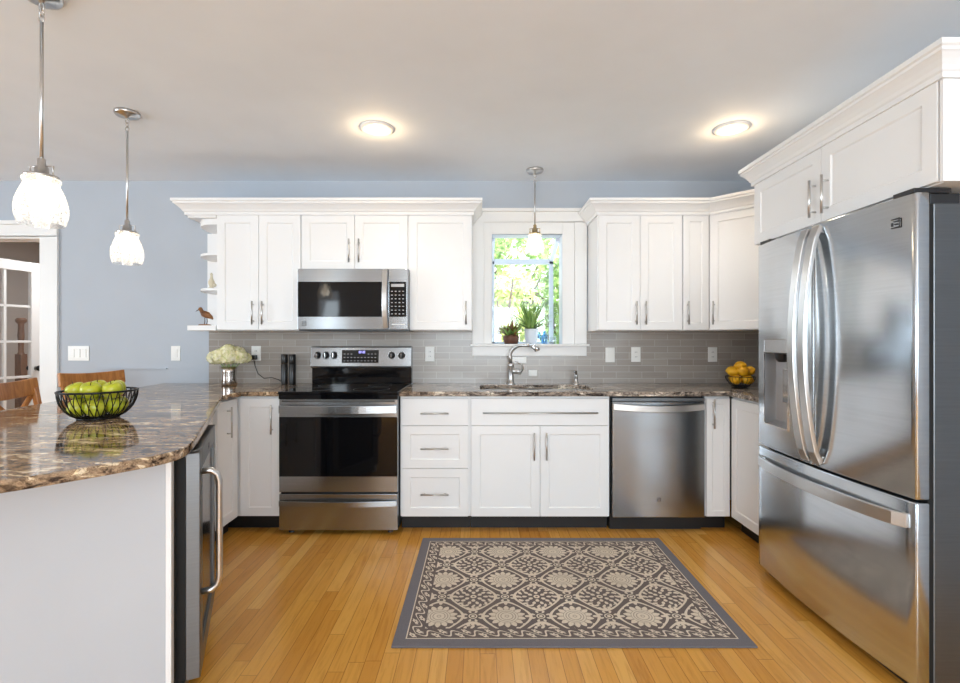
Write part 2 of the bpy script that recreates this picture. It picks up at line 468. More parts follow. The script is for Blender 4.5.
# ------------------------------------------------------------------ the room
struct('floor', MB().box(LW-.1, RW+.1, BW-.1, DW+WT, -.06, 0).box(LW-.1, -2.5, DW+WT, 7.2, -.06, 0), 'floor', 'orange oak strip floor running towards the sink wall', 'floor')
struct('ceiling', MB().box(LW-.1, RW+.1, BW-.1, DW+WT, WH, WH+.08).box(LW-.1, -2.5, DW+WT, 7.2, WH, WH+.08), 'ceiling', 'plain light grey ceiling', 'ceiling')

# back wall with the doorway (x -4.47..-3.44) and the sink window opening (x .094 .. .64)
wx0, wx1, wz0, wz1 = .092, .642, 1.215, 2.075
dx0, dx1, dz1 = -4.47, -3.42, 2.055
w = MB()
w.box(LW, dx0, DW, DW+WT, 0, WH); w.box(dx0, dx1, DW, DW+WT, dz1, WH); w.box(dx1, wx0, DW, DW+WT, 0, WH)
w.box(wx0, wx1, DW, DW+WT, 0, wz0); w.box(wx0, wx1, DW, DW+WT, wz1, WH); w.box(wx1, RW+.1, DW, DW+WT, 0, WH)
struct('wall_back', w, 'blue', 'blue-grey painted wall behind the cabinets', 'wall')
struct('wall_right', MB().box(RW, RW+.1, BW, DW, 0, WH), 'blue', 'blue-grey side wall behind the refrigerator', 'wall')
# left wall with a window opening
w = MB(); w.box(LW-.1, LW, BW, -.3, 0, WH); w.box(LW-.1, LW, 1.5, DW+WT, 0, WH); w.box(LW-.1, LW, -.3, 1.5, 0, .65); w.box(LW-.1, LW, -.3, 1.5, 2.25, WH)
struct('wall_left', w, 'blue', 'blue-grey wall of the dining side', 'wall')
w = MB()
ops = [(-3.3, -2.9), (-1.25, 1.95)]; xs = LW-.1
for a, b in ops:
    w.box(xs, a, BW-.1, BW, 0, WH); w.box(a, b, BW-.1, BW, 0, .57); w.box(a, b, BW-.1, BW, 2.27, WH); xs = b
w.box(xs, RW+.1, BW-.1, BW, 0, WH)
struct('wall_rear', w, 'hall', 'plain wall behind the viewer', 'wall')
# hallway beyond the door
w = MB(); w.box(LW-.1, LW, DW+WT, 7.1, 0, WH); w.box(LW-.1, -2.6, 7.1, 7.2, 0, WH); w.box(-2.6, -2.5, DW+WT, 7.2, 0, WH)
struct('wall_hallway', w, 'hall', 'warm white hallway walls beyond the doorway', 'wall')
# garden window box
gy = 4.24; bt = .035
fr = MB()
zb = 1.925
fr.box(wx0, wx1, DW, gy, wz0-.03, wz0)                                    # floor shelf
for sx in (wx0, wx1):                                                      # jamb lining inside the wall
    a, b = (sx, sx+.004) if sx == wx0 else (sx-.004, sx)
    fr.box(a, b, DW-.001, DW+WT+.005, wz0, wz1-.004)
fr.box(wx0, wx1, DW-.001, DW+WT+.005, wz1-.004, wz1)
fr.box(wx0, wx0+bt, gy-bt, gy, wz0, zb+.02); fr.box(wx1-bt, wx1, gy-bt, gy, wz0, zb+.02)
fr.box(wx0, wx1, gy-bt, gy, zb-.01, zb+.035); fr.box(wx0, wx1, gy-bt, gy, wz0, wz0+.02)
for sx in (wx0, wx1-.03):                                                  # sloping top bars
    fr.add([(sx, gy, zb), (sx+.03, gy, zb), (sx+.03, gy, zb+.035), (sx, gy, zb+.035),
            (sx, DW+WT, wz1-.03), (sx+.03, DW+WT, wz1-.03), (sx+.03, DW+WT, wz1+.005), (sx, DW+WT, wz1+.005)],
           [(0, 1, 2, 3), (4, 7, 6, 5), (0, 4, 5, 1), (1, 5, 6, 2), (2, 6, 7, 3), (3, 7, 4, 0)])
wn = struct('window_1', fr, mat('window_frame', srgb(206, 214, 226), .4), 'garden window projecting over the sink', 'window', bevel=.002)
gl = MB()
gl.box(wx0+.01, wx1-.01, gy-.018, gy-.014, wz0, zb); gl.box(wx1-.014, wx1-.01, DW+WT, gy-.02, wz0, zb); gl.box(wx0+.01, wx0+.014, DW+WT, gy-.02, wz0, zb)
gl.add([(wx0, gy-.01, zb+.03), (wx1, gy-.01, zb+.03), (wx1, DW+WT, wz1), (wx0, DW+WT, wz1)], [(0, 1, 2, 3)])
struct('window_pane', gl, 'glass', '', '', wn)
# casing boards and sill
cs = MB()
cs.box(-.06, .03, DW-.022, DW, 1.218, 2.165); cs.box(.735, .828, DW-.022, DW, 1.218, 2.165)
cs.box(-.06, .828, DW-.022, DW, 2.165, 2.245); cs.box(-.075, .843, DW-.04, DW, 2.245, 2.27)
cs.box(.03, wx0, DW-.012, DW, 1.218, 2.165); cs.box(wx1, .735, DW-.012, DW, 1.218, 2.165); cs.box(wx0, wx1, DW-.012, DW, wz1, 2.165)
cs.box(-.06, .828, DW-.022, DW, 1.125, 1.2)
cs.box(-.075, .843, DW-.055, DW+WT, 1.2, 1.217)
struct('trim_1', cs, 'trim', 'white casing and sill around the sink window', 'trim', bevel=.0025)
# doorway casing
cs = MB()
cs.box(dx1, dx1+.135, DW-.022, DW, 0, dz1); cs.box(dx0-.135, dx0, DW-.022, DW, 0, dz1); cs.box(dx0-.135, dx1+.135, DW-.022, DW, dz1, dz1+.09)
cs.box(dx0-.16, dx1+.16, DW-.042, DW, dz1+.09, dz1+.12)
cs.box(dx1-.015, dx1, DW, DW+WT, 0, dz1); cs.box(dx0, dx0+.015, DW, DW+WT, 0, dz1); cs.box(dx0, dx1, DW, DW+WT, dz1-.015, dz1)
struct('trim_2', cs, 'trim', 'white casing around the hallway doorway', 'trim', bevel=.003)
cs = MB(); cs.box(dx1+.136, -2.51, DW-.014, DW, 0, .12)
struct('baseboard_back', cs, 'trim', 'white baseboard under the blue wall', 'baseboard', bevel=.002)
cs = MB(); cs.box(-2.98, -2.44, DW-.014, DW, 1.02, 1.03)
struct('trim_3', cs, M['blue'], 'thin painted seam strip low on the blue wall', 'trim')
# french door, swung into the hallway
hx, hy = -4.45, DW+WT+.01
ang = math.atan2(.979, .21)
dl = .8; dh = 1.99
d = MB(); st = .085
d.box(0, st, -.02, .02, .01, dh); d.box(dl-st, dl, -.02, .02, .01, dh); d.box(st, dl-st, -.02, .02, dh-.09, dh); d.box(st, dl-st, -.02, .02, .01, .24)
pz = (dh-.09-.24)/5
for i in range(1, 5): d.box(st, dl-st, -.013, .013, .24+pz*i-.011, .24+pz*i+.011)
for i in (1, 2): 
    cx = st+(dl-2*st)*i/3; d.box(cx-.011, cx+.011, -.013, .013, .24, dh-.09)
do = d.build('door_1', 'trim', bevel=.002); do.location = (hx, hy, 0); do.rotation_euler = (0, 0, ang)
tag(do, 'white french door with glass panes standing open into the hallway', 'door', kind='structure')
MB().box(st, dl-st, -.002, .002, .24, dh-.09).build('door_pane', 'glass', do)
k = MB()
for sy in (-1, 1):
    k.sphere((dl-.045, sy*.06, .98), .027, seg=14, rings=8); k.tube([(dl-.045, sy*.02, .98), (dl-.045, sy*.05, .98)], .009); k.lathe([(.02, 0), (.02, .006), (.001, .006)], (dl-.045, sy*.02+(-.006 if sy < 0 else 0), .98), 14, axis='y')
k.build('door_knob', M['wire'], do)
# newel post in the hallway
nw = thing('newel_post', 'turned brown wooden newel post seen through the glass door', 'post', (-5.02, 5.25, 0))
MB().box(-.036, .036, -.036, .036, 0, 1.1).lathe([(.034, 1.1), (.024, 1.12), (.024, 1.2), (.03, 1.3), (.026, 1.4), (.028, 1.43)], seg=16).build('post_shaft', 'newel', nw, bevel=.004)
MB().lathe([(.028, 1.43), (.046, 1.45), (.05, 1.475), (.034, 1.495), (.001, 1.5)], seg=16).build('post_cap', 'newel', nw)

# tile backsplash
b = MB(); t_ = .008
b.box(-2.112, -.06, DW-t_, DW, .914, 1.32); b.box(-.06, .828, DW-t_, DW, .914, 1.125); b.box(.828, RW, DW-t_, DW, .914, 1.32); b.box(RW-t_, RW, 2.6, DW-t_, .914, 1.32)
struct('wall_tile', b, 'tile', 'grey glass subway tile backsplash', 'backsplash')

# ------------------------------------------------------------------ cabinets
def bar_handle(parent, x, z, L, vertical=True, y=-.02, name='handle', r=.0058):
    m = MB(); o = y-.03
    if vertical:
        m.tube([(x, o, z-L/2), (x, o, z+L/2)], r); posts = [(x, z-L/2+.025), (x, z+L/2-.025)]
    else:
        m.tube([(x-L/2, o, z), (x+L/2, o, z)], r); posts = [(x-L/2+.025, z), (x+L/2-.025, z)]
    for a, b in posts: m.tube([(a, y, b), (a, o, b)], .0042, 8)
    return m.build(name, 'nickel', parent)
def shaker(x0, x1, z0, z1, rail=.055, y0=-.02, y1=0, rec=.006):
    m = MB(); r = rail
    vs = []; 
    O = [(x0, z0), (x1, z0), (x1, z1), (x0, z1)]; I = [(x0+r, z0+r), (x1-r, z0+r), (x1-r, z1-r), (x0+r, z1-r)]
    J = [(x0+r+.006, z0+r+.006), (x1-r-.006, z0+r+.006), (x1-r-.006, z1-r-.006), (x0+r+.006, z1-r-.006)]
    vs = [(x, y0, z) for x, z in O]+[(x, y0, z) for x, z in I]+[(x, y0+rec, z) for x, z in J]+[(x, y1, z) for x, z in O]
    fs = []
    for i in range(4):
        j = (i+1) % 4
        fs += [(i, j, 4+j, 4+i), (4+i, 4+j, 8+j, 8+i), (12+j, 12+i, i, j)]
    fs += [(8, 9, 10, 11), (15, 14, 13, 12)]
    m.add(vs, fs)
    return m
def front(root, name, x0, x1, z0, z1, hv=None, rail=.055, g=.0016, slab=False):
    """one door or drawer front; hv = list of (x, z, length, vertical)"""
    if slab: m = MB().box(x0+g, x1-g, -.02, 0, z0+g, z1-g)
    else: m = shaker(x0+g, x1-g, z0+g, z1-g, rail)
    o = m.build(name, 'cabinet', root, bevel=.0012)
    for (x, z, L, v) in hv or []: bar_handle(o, x, z, L, v)
    return o
def cabinet(name, label, cat, loc, rz, w, depth, z0, z1, toe=False, group=None):
    r = thing(name, label, cat, loc, rz, group)
    MB().box(0, w, .0005, depth, z0, z1).build('carcass', 'cabinet', r)
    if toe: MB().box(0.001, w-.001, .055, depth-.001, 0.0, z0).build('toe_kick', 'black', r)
    return r
BF = 3.117       # base door-front plane
BY = BF+.02      # carcass front
BD = DW-.001-BY; BZ0, BZ1 = .097, .882
# corner base left of the range (its toe kick runs on into the corner) (back wall part)
r = cabinet('base_cabinet', 'white single-door base cabinet left of the range', 'cabinet', (-1.6, BY, 0), 0, .314, BD, BZ0, BZ1, True)
front(r, 'door', .041, .304, BZ0+.005, BZ1-.012, [(.254, .735, .19, True)])
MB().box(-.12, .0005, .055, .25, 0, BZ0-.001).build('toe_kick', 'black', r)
# inner corner base whose door faces the aisle (face plane x=-1.57, facing +x)
r = cabinet('corner_base_cabinet', 'white corner base cabinet facing the aisle, beside the angled peninsula', 'cabinet', (-1.59, 2.87, 0), PI/2, .267, .56, BZ0, BZ1, True)
front(r, 'door', .0, .24, BZ0+.005, BZ1-.012, [(.11, .735, .19, True)])
# peninsula frame of reference: u along the aisle side, n out of it
u = Vector((-.419, .908)).normalized(); n_ = Vector((.908, .419)).normalized()
P0 = Vector((-.951, 1.63)); P1 = P0+u*.61
rzp = math.atan2(u.y, u.x)
F0 = P0-n_*.065                                    # body front plane at the near end
def pen(s, t): q = F0+u*s-n_*t; return (q.x, q.y)
# peninsula cabinet beyond the cooler
s0 = .66; L = 1.375-s0
r = cabinet('peninsula_cabinet', 'narrow white base cabinet between wine cooler and corner cabinet', 'cabinet', (*pen(s0, 0.02), 0), rzp, L, .44, BZ0, BZ1, True)
front(r, 'door', .02, L*.5, BZ0+.005, .69, [(L*.5-.05, .55, .16, True)])
front(r, 'door', L*.5, L-.02, BZ0+.005, .69, [(L*.5+.05, .55, .16, True)])
front(r, 'drawer', .02, L-.02, .69, BZ1-.012, [(L*.5, .78, .16, False)], slab=True)
# end panel of the peninsula
ep = thing('peninsula_end_panel', 'white panel, coloured grey as shade, closing the near end of the peninsula under the overhang', 'panel', (*pen(-.045, 0), 0), rzp)
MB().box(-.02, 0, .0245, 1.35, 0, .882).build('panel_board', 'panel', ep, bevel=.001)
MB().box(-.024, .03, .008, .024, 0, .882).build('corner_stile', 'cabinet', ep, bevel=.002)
# back side of peninsula
pb = thing('peninsula_back_panel', 'white panel under the seating side of the peninsula', 'panel', (*pen(0, .48), 0), rzp)
MB().box(0.0, 1.3, 0, .018, 0, .882).build('panel_board', 'cabinet', pb)
# right of the range
x = -.52
r = cabinet('drawer_cabinet', 'white three-drawer base cabinet right of the range', 'cabinet', (x, BY, 0), 0, .455, BD, BZ0, BZ1, True)
front(r, 'drawer', .01, .445, .69, .868, [(.2275, .773, .18, False)], slab=True)
front(r, 'drawer', .01, .445, .412, .69, [(.2275, .545, .18, False)])
front(r, 'drawer', .01, .445, BZ0+.002, .412, [(.2275, .25, .18, False)])
r = cabinet('sink_cabinet', 'wide white sink base cabinet with two doors and long bar pull', 'cabinet', (-.064, BY, 0), 0, .908, BD, BZ0, .70, True)
MB().box(0, .908, .0005, .04, .70, BZ1).build('top_rail', 'cabinet', r)
front(r, 'false_drawer_front', .006, .902, .69, .868, [(.454, .776, .74, False)], slab=True)
front(r, 'door', .006, .454, BZ0+.002, .69, [(.414, .56, .175, True)])
front(r, 'door', .454, .902, BZ0+.002, .69, [(.494, .56, .175, True)])
r = cabinet('narrow_base_cabinet', 'narrow white base cabinet right of the dishwasher', 'cabinet', (1.466, BY, 0), 0, .162, BD, BZ0, BZ1, True)
front(r, 'door', .004, .158, BZ0+.002, .868, [(.045, .77, .19, True)], rail=.035)
r = cabinet('return_base_cabinet', 'white base cabinet turned along the side wall beside the refrigerator', 'cabinet', (1.65, BY-.003, 0), -PI/2, .535, RW-1.651, BZ0, BZ1, True)
front(r, 'door', .02, .5, BZ0+.002, .868, [])

# uppers
UF = 3.417; UY = UF+.02; UD = DW-.001-UY; UZ0, UZ1 = 1.317, 2.16
r = cabinet('upper_cabinet', 'white two-door wall cabinet beside the open end shelves', 'cabinet', (-1.879, UY, 0), 0, .606, UD, UZ0, UZ1)
front(r, 'door', .004, .303, UZ0+.003, 2.14, [(.268, 1.44, .165, True)])
front(r, 'door', .303, .602, UZ0+.003, 2.14, [(.338, 1.44, .165, True)])
r = cabinet('upper_cabinet', 'short white two-door wall cabinet over the microwave', 'cabinet', (-1.273, UY, 0), 0, .762, UD, 1.748, UZ1)
front(r, 'door', .003, .381, 1.752, 2.14, [(.346, 1.88, .165, True)])
front(r, 'door', .381, .759, 1.752, 2.14, [(.416, 1.88, .165, True)])
r = cabinet('upper_cabinet', 'white single-door wall cabinet between microwave and window', 'cabinet', (-.511, UY, 0), 0, .454, UD, UZ0, UZ1)
front(r, 'door', .003, .45, UZ0+.003, 2.14, [(.412, 1.44, .165, True)])
r = cabinet('upper_cabinet', 'white two-door wall cabinet just right of the window', 'cabinet', (.84, UY, 0), 0, .601, UD, UZ0, UZ1)
front(r, 'door', .004, .3, UZ0+.003, 2.14, [(.268, 1.44, .165, True)])
front(r, 'door', .3, .598, UZ0+.003, 2.14, [(.335, 1.44, .165, True)])
r = cabinet('upper_cabinet', 'slim white one-door wall cabinet beside the diagonal corner cabinet', 'cabinet', (1.441, UY, 0), 0, .192, UD, UZ0, UZ1)
front(r, 'door', .004, .19, UZ0+.003, 2.14, [(.035, 1.44, .165, True)], rail=.045)
# diagonal corner
dg = thing('corner_wall_cabinet', 'white diagonal corner wall cabinet next to the refrigerator cabinet', 'cabinet', (1.645, UY, 0), -PI/4)
c45 = math.sqrt(.5)
def d2(xw, yw): dx, dy = xw-1.645, yw-UY; return (dx*c45-dy*c45, dx*c45+dy*c45)
fl = .41
pts = [d2(1.645, UY), d2(1.645+fl*c45, UY-fl*c45), d2(RW-.001, UY-fl*c45), d2(RW-.001, DW-.001), d2(1.645, DW-.001)]
MB().prism(pts, UZ0, UZ1).build('carcass', 'cabinet', dg)
front(dg, 'door', .004, fl-.004, UZ0+.003, 2.14, [(.04, 1.44, .165, True)])

# crown moulding
PROF = [(0, 0), (.012, 0), (.012, .018), (.02, .024), (.026, .036), (.04, .052), (.056, .066), (.064, .07), (.064, .08), (.074, .085), (.074, .103), (0, .103)]
def crown(name, path, z, label, hw=1):
    PR = [(a*hw, h) for a, h in PROF]
    pts = [Vector(p) for p in path]; n = len(pts); m = MB(); vs = []
    nor = []
    for i in range(n-1):
        d = (pts[i+1]-pts[i]).normalized(); nor.append(Vector((d.y, -d.x)))      # outward = right of travel
    for i in range(n):
        if i == 0: o = nor[0]
        elif i == n-1: o = nor[-1]
        else:
            o = (nor[i-1]+nor[i]); o = o/(o.dot(nor[i]))
        for (a, h) in PR: vs.append((pts[i].x+o.x*a, pts[i].y+o.y*a, z+h))
    k = len(PROF); fs = [tuple(range(k))[::-1], tuple(range((n-1)*k, n*k))]
    for i in range(n-1):
        for j in range(k): fs.append((i*k+j, i*k+(j+1) % k, (i+1)*k+(j+1) % k, (i+1)*k+j))
    m.add(vs, fs)
    return tag(m.build(name, 'cabinet'), label, 'moulding')
cz = 2.136
crown('crown_moulding', [(-2.085, DW-.002), (-2.085, UF-.001), (-.057, UF-.001), (-.057, DW-.024)], cz, 'white stepped crown moulding along the top of the cabinets left of the window')
crown('crown_moulding', [(.838, DW-.024), (.838, UF-.001), (1.636, UF-.001), (1.93, 3.123), (1.93, 2.84)], cz, 'white stepped crown moulding bending round the corner cabinet right of the window')
# filler behind the crown top (flat boards), part of the end shelf unit
sh = thing('end_shelf_unit', 'white open end shelves with rounded fronts at the end of the wall cabinets', 'shelf', (-1.8805, UY, 0))
def qpoly(rx, ry, n=14, ex=2.8):
    return [(0, UD)]+[(-rx*abs(math.cos(PI/2*i/n))**(2/ex), UD-ry*abs(math.sin(PI/2*i/n))**(2/ex)) for i in range(n+1)]
for z in (1.612, 1.864):
    MB().prism(qpoly(.205, UD), z-.009, z+.009).build('shelf_board', 'cabinet', sh, bevel=.002)
MB().prism(qpoly(.205, UD), 2.075, 2.118).build('shelf_board', 'cabinet', sh, bevel=.002)
MB().box(-.205, .0, -.02, UD, 1.315, 1.352).build('bottom_board', 'cabinet', sh, bevel=.003)
MB().box(-.203, .0, -.018, UD, 2.119, 2.15).build('top_board', 'cabinet', sh, bevel=.002)
MB().box(-.24, -.0, UD-.012, UD, 1.353, 2.074).build('back_panel', 'cabinet', sh)
# refrigerator cabinet (faces -x)
FX = 1.54; FFY = 2.70; FCW = 1.09
r = cabinet('refrigerator_top_cabinet', 'large white two-door cabinet above the refrigerator', 'cabinet', (FX+.02, FFY, 0), -PI/2, FCW, RW-.001-FX-.02, 1.772, 2.14)
front(r, 'door', .004, .532, 1.775, 2.116, [(.497, 1.89, .17, True)])
front(r, 'door', .532, FCW-.006, 1.775, 2.116, [(.577, 1.89, .17, True)])
MB().box(FCW, FCW+.012, -.018, RW-.002-FX-.02, 1.772, 2.116).build('side_panel', 'cabinet', r)
crown('crown_moulding', [(RW-.001, FFY+.002), (FX-.001, FFY+.002), (FX-.001, FFY-FCW-.013), (RW-.001, FFY-FCW-.013)], 2.112, 'white stepped crown moulding over the refrigerator cabinet', .75)

# ------------------------------------------------------------------ worktops
ZT = .914; ZB = .884
def smooth_poly(pts, it=2, keep=()):
    for _ in range(it):
        out = []
        n = len(pts)
        for i in range(n):
            a, b = pts[i], pts[(i+1) % n]
            fa, fb = pts[i][2], pts[(i+1) % n][2]
            if fa: out.append(a)
            if not (fa and fb):
                A = (a[0]*.75+b[0]*.25, a[1]*.75+b[1]*.25, 0); B = (a[0]*.25+b[0]*.75, a[1]*.25+b[1]*.75, 0)
                if not fa: out.append(A)
                if not fb: out.append(B)
        pts = out
    return [(p[0], p[1]) for p in pts]
L_poly = [(-2.46, DW-.009, 1), (-2.255, 2.28, 1), (-2.21, 1.72, 0), (-2.1, 1.2, 0), (-1.75, .86, 0), (-1.4, .86, 0), (-1.115, 1.1, 0), (-1.0, 1.235, 0), (-.945, 1.31, 0), (-.902, 1.375, 0), (-.895, 1.46, 0), (-.935, 1.565, 0),
          (-.972, 1.65, 1), (-1.124, 1.98, 1), (-1.34, 2.44, 1), (-1.535, 2.86, 1), (-1.535, 3.085, 1), (-1.288, 3.085, 1), (-1.288, DW-.009, 1)]
o = MB().prism(smooth_poly(L_poly), ZB, ZT).build('granite_worktop', 'granite', bevel=.005)
tag(o, 'brown granite worktop of the peninsula with a rounded end', 'worktop')
# right worktop with sink cut-out
sx0, sx1, sy0, sy1 = .0, .775, 3.2, 3.58
m = MB()
outer = [(-.520, 3.085), (1.605, 3.085), (1.605, 2.60), (RW-.009, 2.60), (RW-.009, DW-.009), (-.520, DW-.009)]
def rrect(x0, x1, y0, y1, r, n=5):
    out = []
    for cx, cy, a0 in ((x1-r, y0+r, -PI/2), (x1-r, y1-r, 0), (x0+r, y1-r, PI/2), (x0+r, y0+r, PI)):
        for i in range(n+1):
            a = a0+PI/2*i/n; out.append((cx+r*math.cos(a), cy+r*math.sin(a)))
    return out
bm = bmesh.new()
for z in (0,):
    def loop(pts):
        vs = [bm.verts.new((x, y, ZB)) for x, y in pts]
        return [bm.edges.new((vs[i], vs[(i+1) % len(vs)])) for i in range(len(vs))]
    ed = loop(outer)+loop(rrect(sx0, sx1, sy0, sy1, .07))
    bmesh.ops.triangle_fill(bm, use_beauty=True, use_dissolve=False, edges=ed)
    ex = bmesh.ops.extrude_face_region(bm, geom=bm.faces[:])
    bmesh.ops.translate(bm, verts=[v for v in ex['geom'] if isinstance(v, bmesh.types.BMVert)], vec=(0, 0, ZT-ZB))
bmesh.ops.recalc_face_normals(bm, faces=bm.faces)
me = bpy.data.meshes.new('granite_worktop'); bm.to_mesh(me); bm.free(); me.materials.append(M['granite'])
o = bpy.data.objects.new('granite_worktop', me); C.objects.link(o)
q = o.modifiers.new('bevel', 'BEVEL'); q.width = .004; q.segments = 2; q.limit_method = 'ANGLE'; q.angle_limit = math.radians(40)
tag(o, 'granite worktop, tinted greyer for the light, with the sink cut-out, turning at the right corner', 'worktop')
# sink: two undermount bowls
sk = thing('kitchen_sink', 'stainless undermount double-bowl sink below the window', 'sink', (.39, 3.39, ZB-.001))
def bowl(x0, x1, y0, y1, dz=.17):
    m = MB(); rings = []
    for (ins, z) in ((-.02, 0), (0, 0), (.004, -.02), (.012, -dz+.02), (.035, -dz), (.12, -dz-.004)):
        rings.append([(x, y, z) for x, y in rrect(x0+ins, x1-ins, y0+ins, y1-ins, max(.03, .06-ins*.3))])
    vs = [v for r_ in rings for v in r_]; k = len(rings[0])
    fs = [(i*k+j, i*k+(j+1) % k, (i+1)*k+(j+1) % k, (i+1)*k+j) for i in range(len(rings)-1) for j in range(k)]+[tuple(range((len(rings)-1)*k, len(rings)*k))]
    return m.add(vs, fs, True)
for a, b in ((-.375, -.02), (.02, .375)):
    q = bowl(a, b, -.175, .175).build('bowl', M['chrome'] if 0 else mat('sink_steel', (.6, .6, .6, 1), .3, 1), sk)
    MB().lathe([(.04, 0), (.04, .003), (.028, .003), (.02, -.003), (.001, -.003)], ((a+b)/2, 0, -.172), 20).build('drain', 'chrome', q)
# faucet
fc = thing('kitchen_faucet', 'arched brushed steel kitchen faucet behind the sink', 'faucet', (.235, 3.64, ZT))
MB().lathe([(.03, 0), (.03, .008), (.024, .014), (.021, .05), (.021, .13), (.024, .135), (.024, .15), (.018, .16)], seg=20).build('body', 'nickel', fc)
pts = [(0, 0, .155), (-.006, 0, .2)]+[(-.01+.0+.15*(1-math.cos(a))*.62, -.05*(1-math.cos(a)), .2+.095*math.sin(a)) for a in [PI*.5*i/8 for i in range(1, 9)]]+[(.115, -.072, .296), (.145, -.095, .292)]
MB().tube(pts, [.0135]*len(pts), 12).build('spout', 'nickel', fc)
MB().tube([(.135, -.088, .293), (.16, -.108, .287), (.18, -.118, .272), (.186, -.122, .255)], [.014, .02, .023, .021], 14).build('spray_head', 'chrome', fc)
MB().tube([(.0, 0, .1), (.05, -.01, .098), (.075, -.02, .09)], [.016, .021, .018], 14).tube([(.07, -.02, .092), (.09, -.03, .12), (.075, -.03, .16), (.03, -.03, .175)], [.008, .007, .006, .005], 10).build('lever', 'nickel', fc)
sd = thing('soap_dispenser', 'small brushed steel soap dispenser right of the faucet', 'dispenser', (.728, 3.64, ZT))
MB().lathe([(.022, 0), (.022, .006), (.014, .01), (.012, .05), (.014, .053), (.012, .07)], seg=18).build('pump_body', 'nickel', sd)
MB().tube([(0, 0, .07), (0, 0, .095), (-.02, -.04, .098), (-.02, -.06, .09)], [.008, .008, .006, .005], 10).build('pump_nozzle', 'nickel', sd)

# ------------------------------------------------------------------ appliances
def mark(m, x, z, s=.018, y=0):
    """a small square outlined emblem"""
    m.box(x-s, x+s, y-.0012, y, z+s*.75, z+s*.95); m.box(x-s*.5, x+s, y-.0012, y, z+s*.3, z+s*.45)
    m.box(x-s, x+s, y-.0012, y, z-s*.95, z-s*.75); m.box(x+s*.8, x+s, y-.0012, y, z-s*.95, z+s*.95); m.box(x-s, x-s*.6, y-.0012, y, z-s*.5, z+s*.2)
    m.box(x-.3*s, x+.5*s, y-.0012, y, z-s*.3, z-s*.1)
    return m
# range
RX0 = -1.286; RWd = .762; RF = 3.067
rg = thing('range', 'stainless freestanding range with black glass oven door', 'range', (RX0, RF, 0))
MB().box(.003, RWd-.003, .03, DW-RF-.012, .03, .9).build('oven_body', 'dark', rg)
MB().box(-.001, RWd+.001, -.012, DW-RF-.075, .9, .918).build('cooktop', 'blackglass', rg, bevel=.004)
for (cx, cy, rr) in ((.2, .15, .1), (.56, .15, .12), (.2, .42, .085), (.56, .42, .085)):
    MB().lathe([(rr, .0), (rr, .0006), (rr-.002, .0006), (rr-.002, 0)], (cx, cy, .918), 48).build('burner_ring', M['ringgrey'], rg)
MB().box(.0, RWd, -.004, .03, .868, .899).build('front_rail', 'blackglass', rg, bevel=.002)
dr = MB().box(.002, RWd-.002, 0, .03, .274, .866).build('oven_door', 'steel', rg, bevel=.003)
MB().box(.004, RWd-.004, -.005, .001, .375, .755).build('door_glass', 'blackglass', dr, bevel=.001)
def bow_bar(x0, x1, z, w, bow, y=-.012, th=.01):
    N = 16; pts = []
    for i in range(N+1):
        s = i/N; pts.append((x0+(x1-x0)*s, y-bow*math.sin(PI*s)**.8 if 0 < s < 1 else y, z))
    return MB().strip(pts, w, th, (0, 0, 1))
h = bow_bar(.006, RWd-.006, .805, .05, .035, -.012); h.box(.006, .03, -.012, 0, .785, .825).box(RWd-.03, RWd-.006, -.012, 0, .785, .825); h.build('handle', 'steel', dr, bevel=.002)
MB().box(.02, RWd-.02, -.002, .001, .85, .862).build('vent_slot', 'slot', dr)
wd = MB().box(.002, RWd-.002, 0, .03, .03, .262).build('warming_drawer', 'steel', rg, bevel=.003)
h = bow_bar(.006, RWd-.006, .205, .036, .026, -.01); h.box(.006, .03, -.01, 0, .19, .22).box(RWd-.03, RWd-.006, -.01, 0, .19, .22); h.build('handle', 'steel', wd, bevel=.002)
for fx in (.06, RWd-.06):
    MB().lathe([(.018, 0), (.018, .012), (.01, .014), (.01, .03)], (fx, .06, 0), 14).build('foot', 'dark', rg)
# backguard
by = DW-RF-.012
MB().box(.0, RWd, by-.06, by, .918, 1.04).build('backguard', 'blackglass', rg, bevel=.003)
cpn = MB(); N = 12
prof = [(by-.085, 1.035), (by-.09, 1.05), (by-.073, 1.19), (by-.066, 1.197), (by-.055, 1.2), (by, 1.2), (by, 1.035)]
vs = [(xx, y, z) for xx in (-.002, RWd+.002) for y, z in prof]; k = len(prof)
cpn.add(vs, [tuple(range(k)), tuple(range(k, 2*k))[::-1]]+[(i, (i+1) % k, k+(i+1) % k, k+i) for i in range(k)])
cp = cpn.build('control_panel', 'steel', rg, bevel=.004)
def face_y(z): return by-.09+(z-1.05)*.12
dsp = MB()
def slab(m, x0, x1, z0, z1, off, th=.003):
    m.add([(x0, face_y(z0)-off, z0), (x1, face_y(z0)-off, z0), (x1, face_y(z1)-off, z1), (x0, face_y(z1)-off, z1),
           (x0, face_y(z0)-off+th, z0), (x1, face_y(z0)-off+th, z0), (x1, face_y(z1)-off+th, z1), (x0, face_y(z1)-off+th, z1)],
          [(0, 1, 2, 3), (4, 7, 6, 5), (0, 4, 5, 1), (1, 5, 6, 2), (2, 6, 7, 3), (3, 7, 4, 0)])
    return m
slab(dsp, .235, .515, 1.075, 1.172, .003); dp = dsp.build('display', 'blackglass', cp)
dg_ = MB()
for xx in (.368, .379, .396, .407):
    slab(dg_, xx-.003, xx+.003, 1.148, 1.151, .0045, .001); slab(dg_, xx-.003, xx+.003, 1.162, 1.165, .0045, .001)
    slab(dg_, xx+.002, xx+.0035, 1.148, 1.165, .0045, .001); slab(dg_, xx-.0035, xx-.002, 1.148, 1.165, .0045, .001)
dg_.build('clock_digit', 'digit', dp)
bt_ = MB()
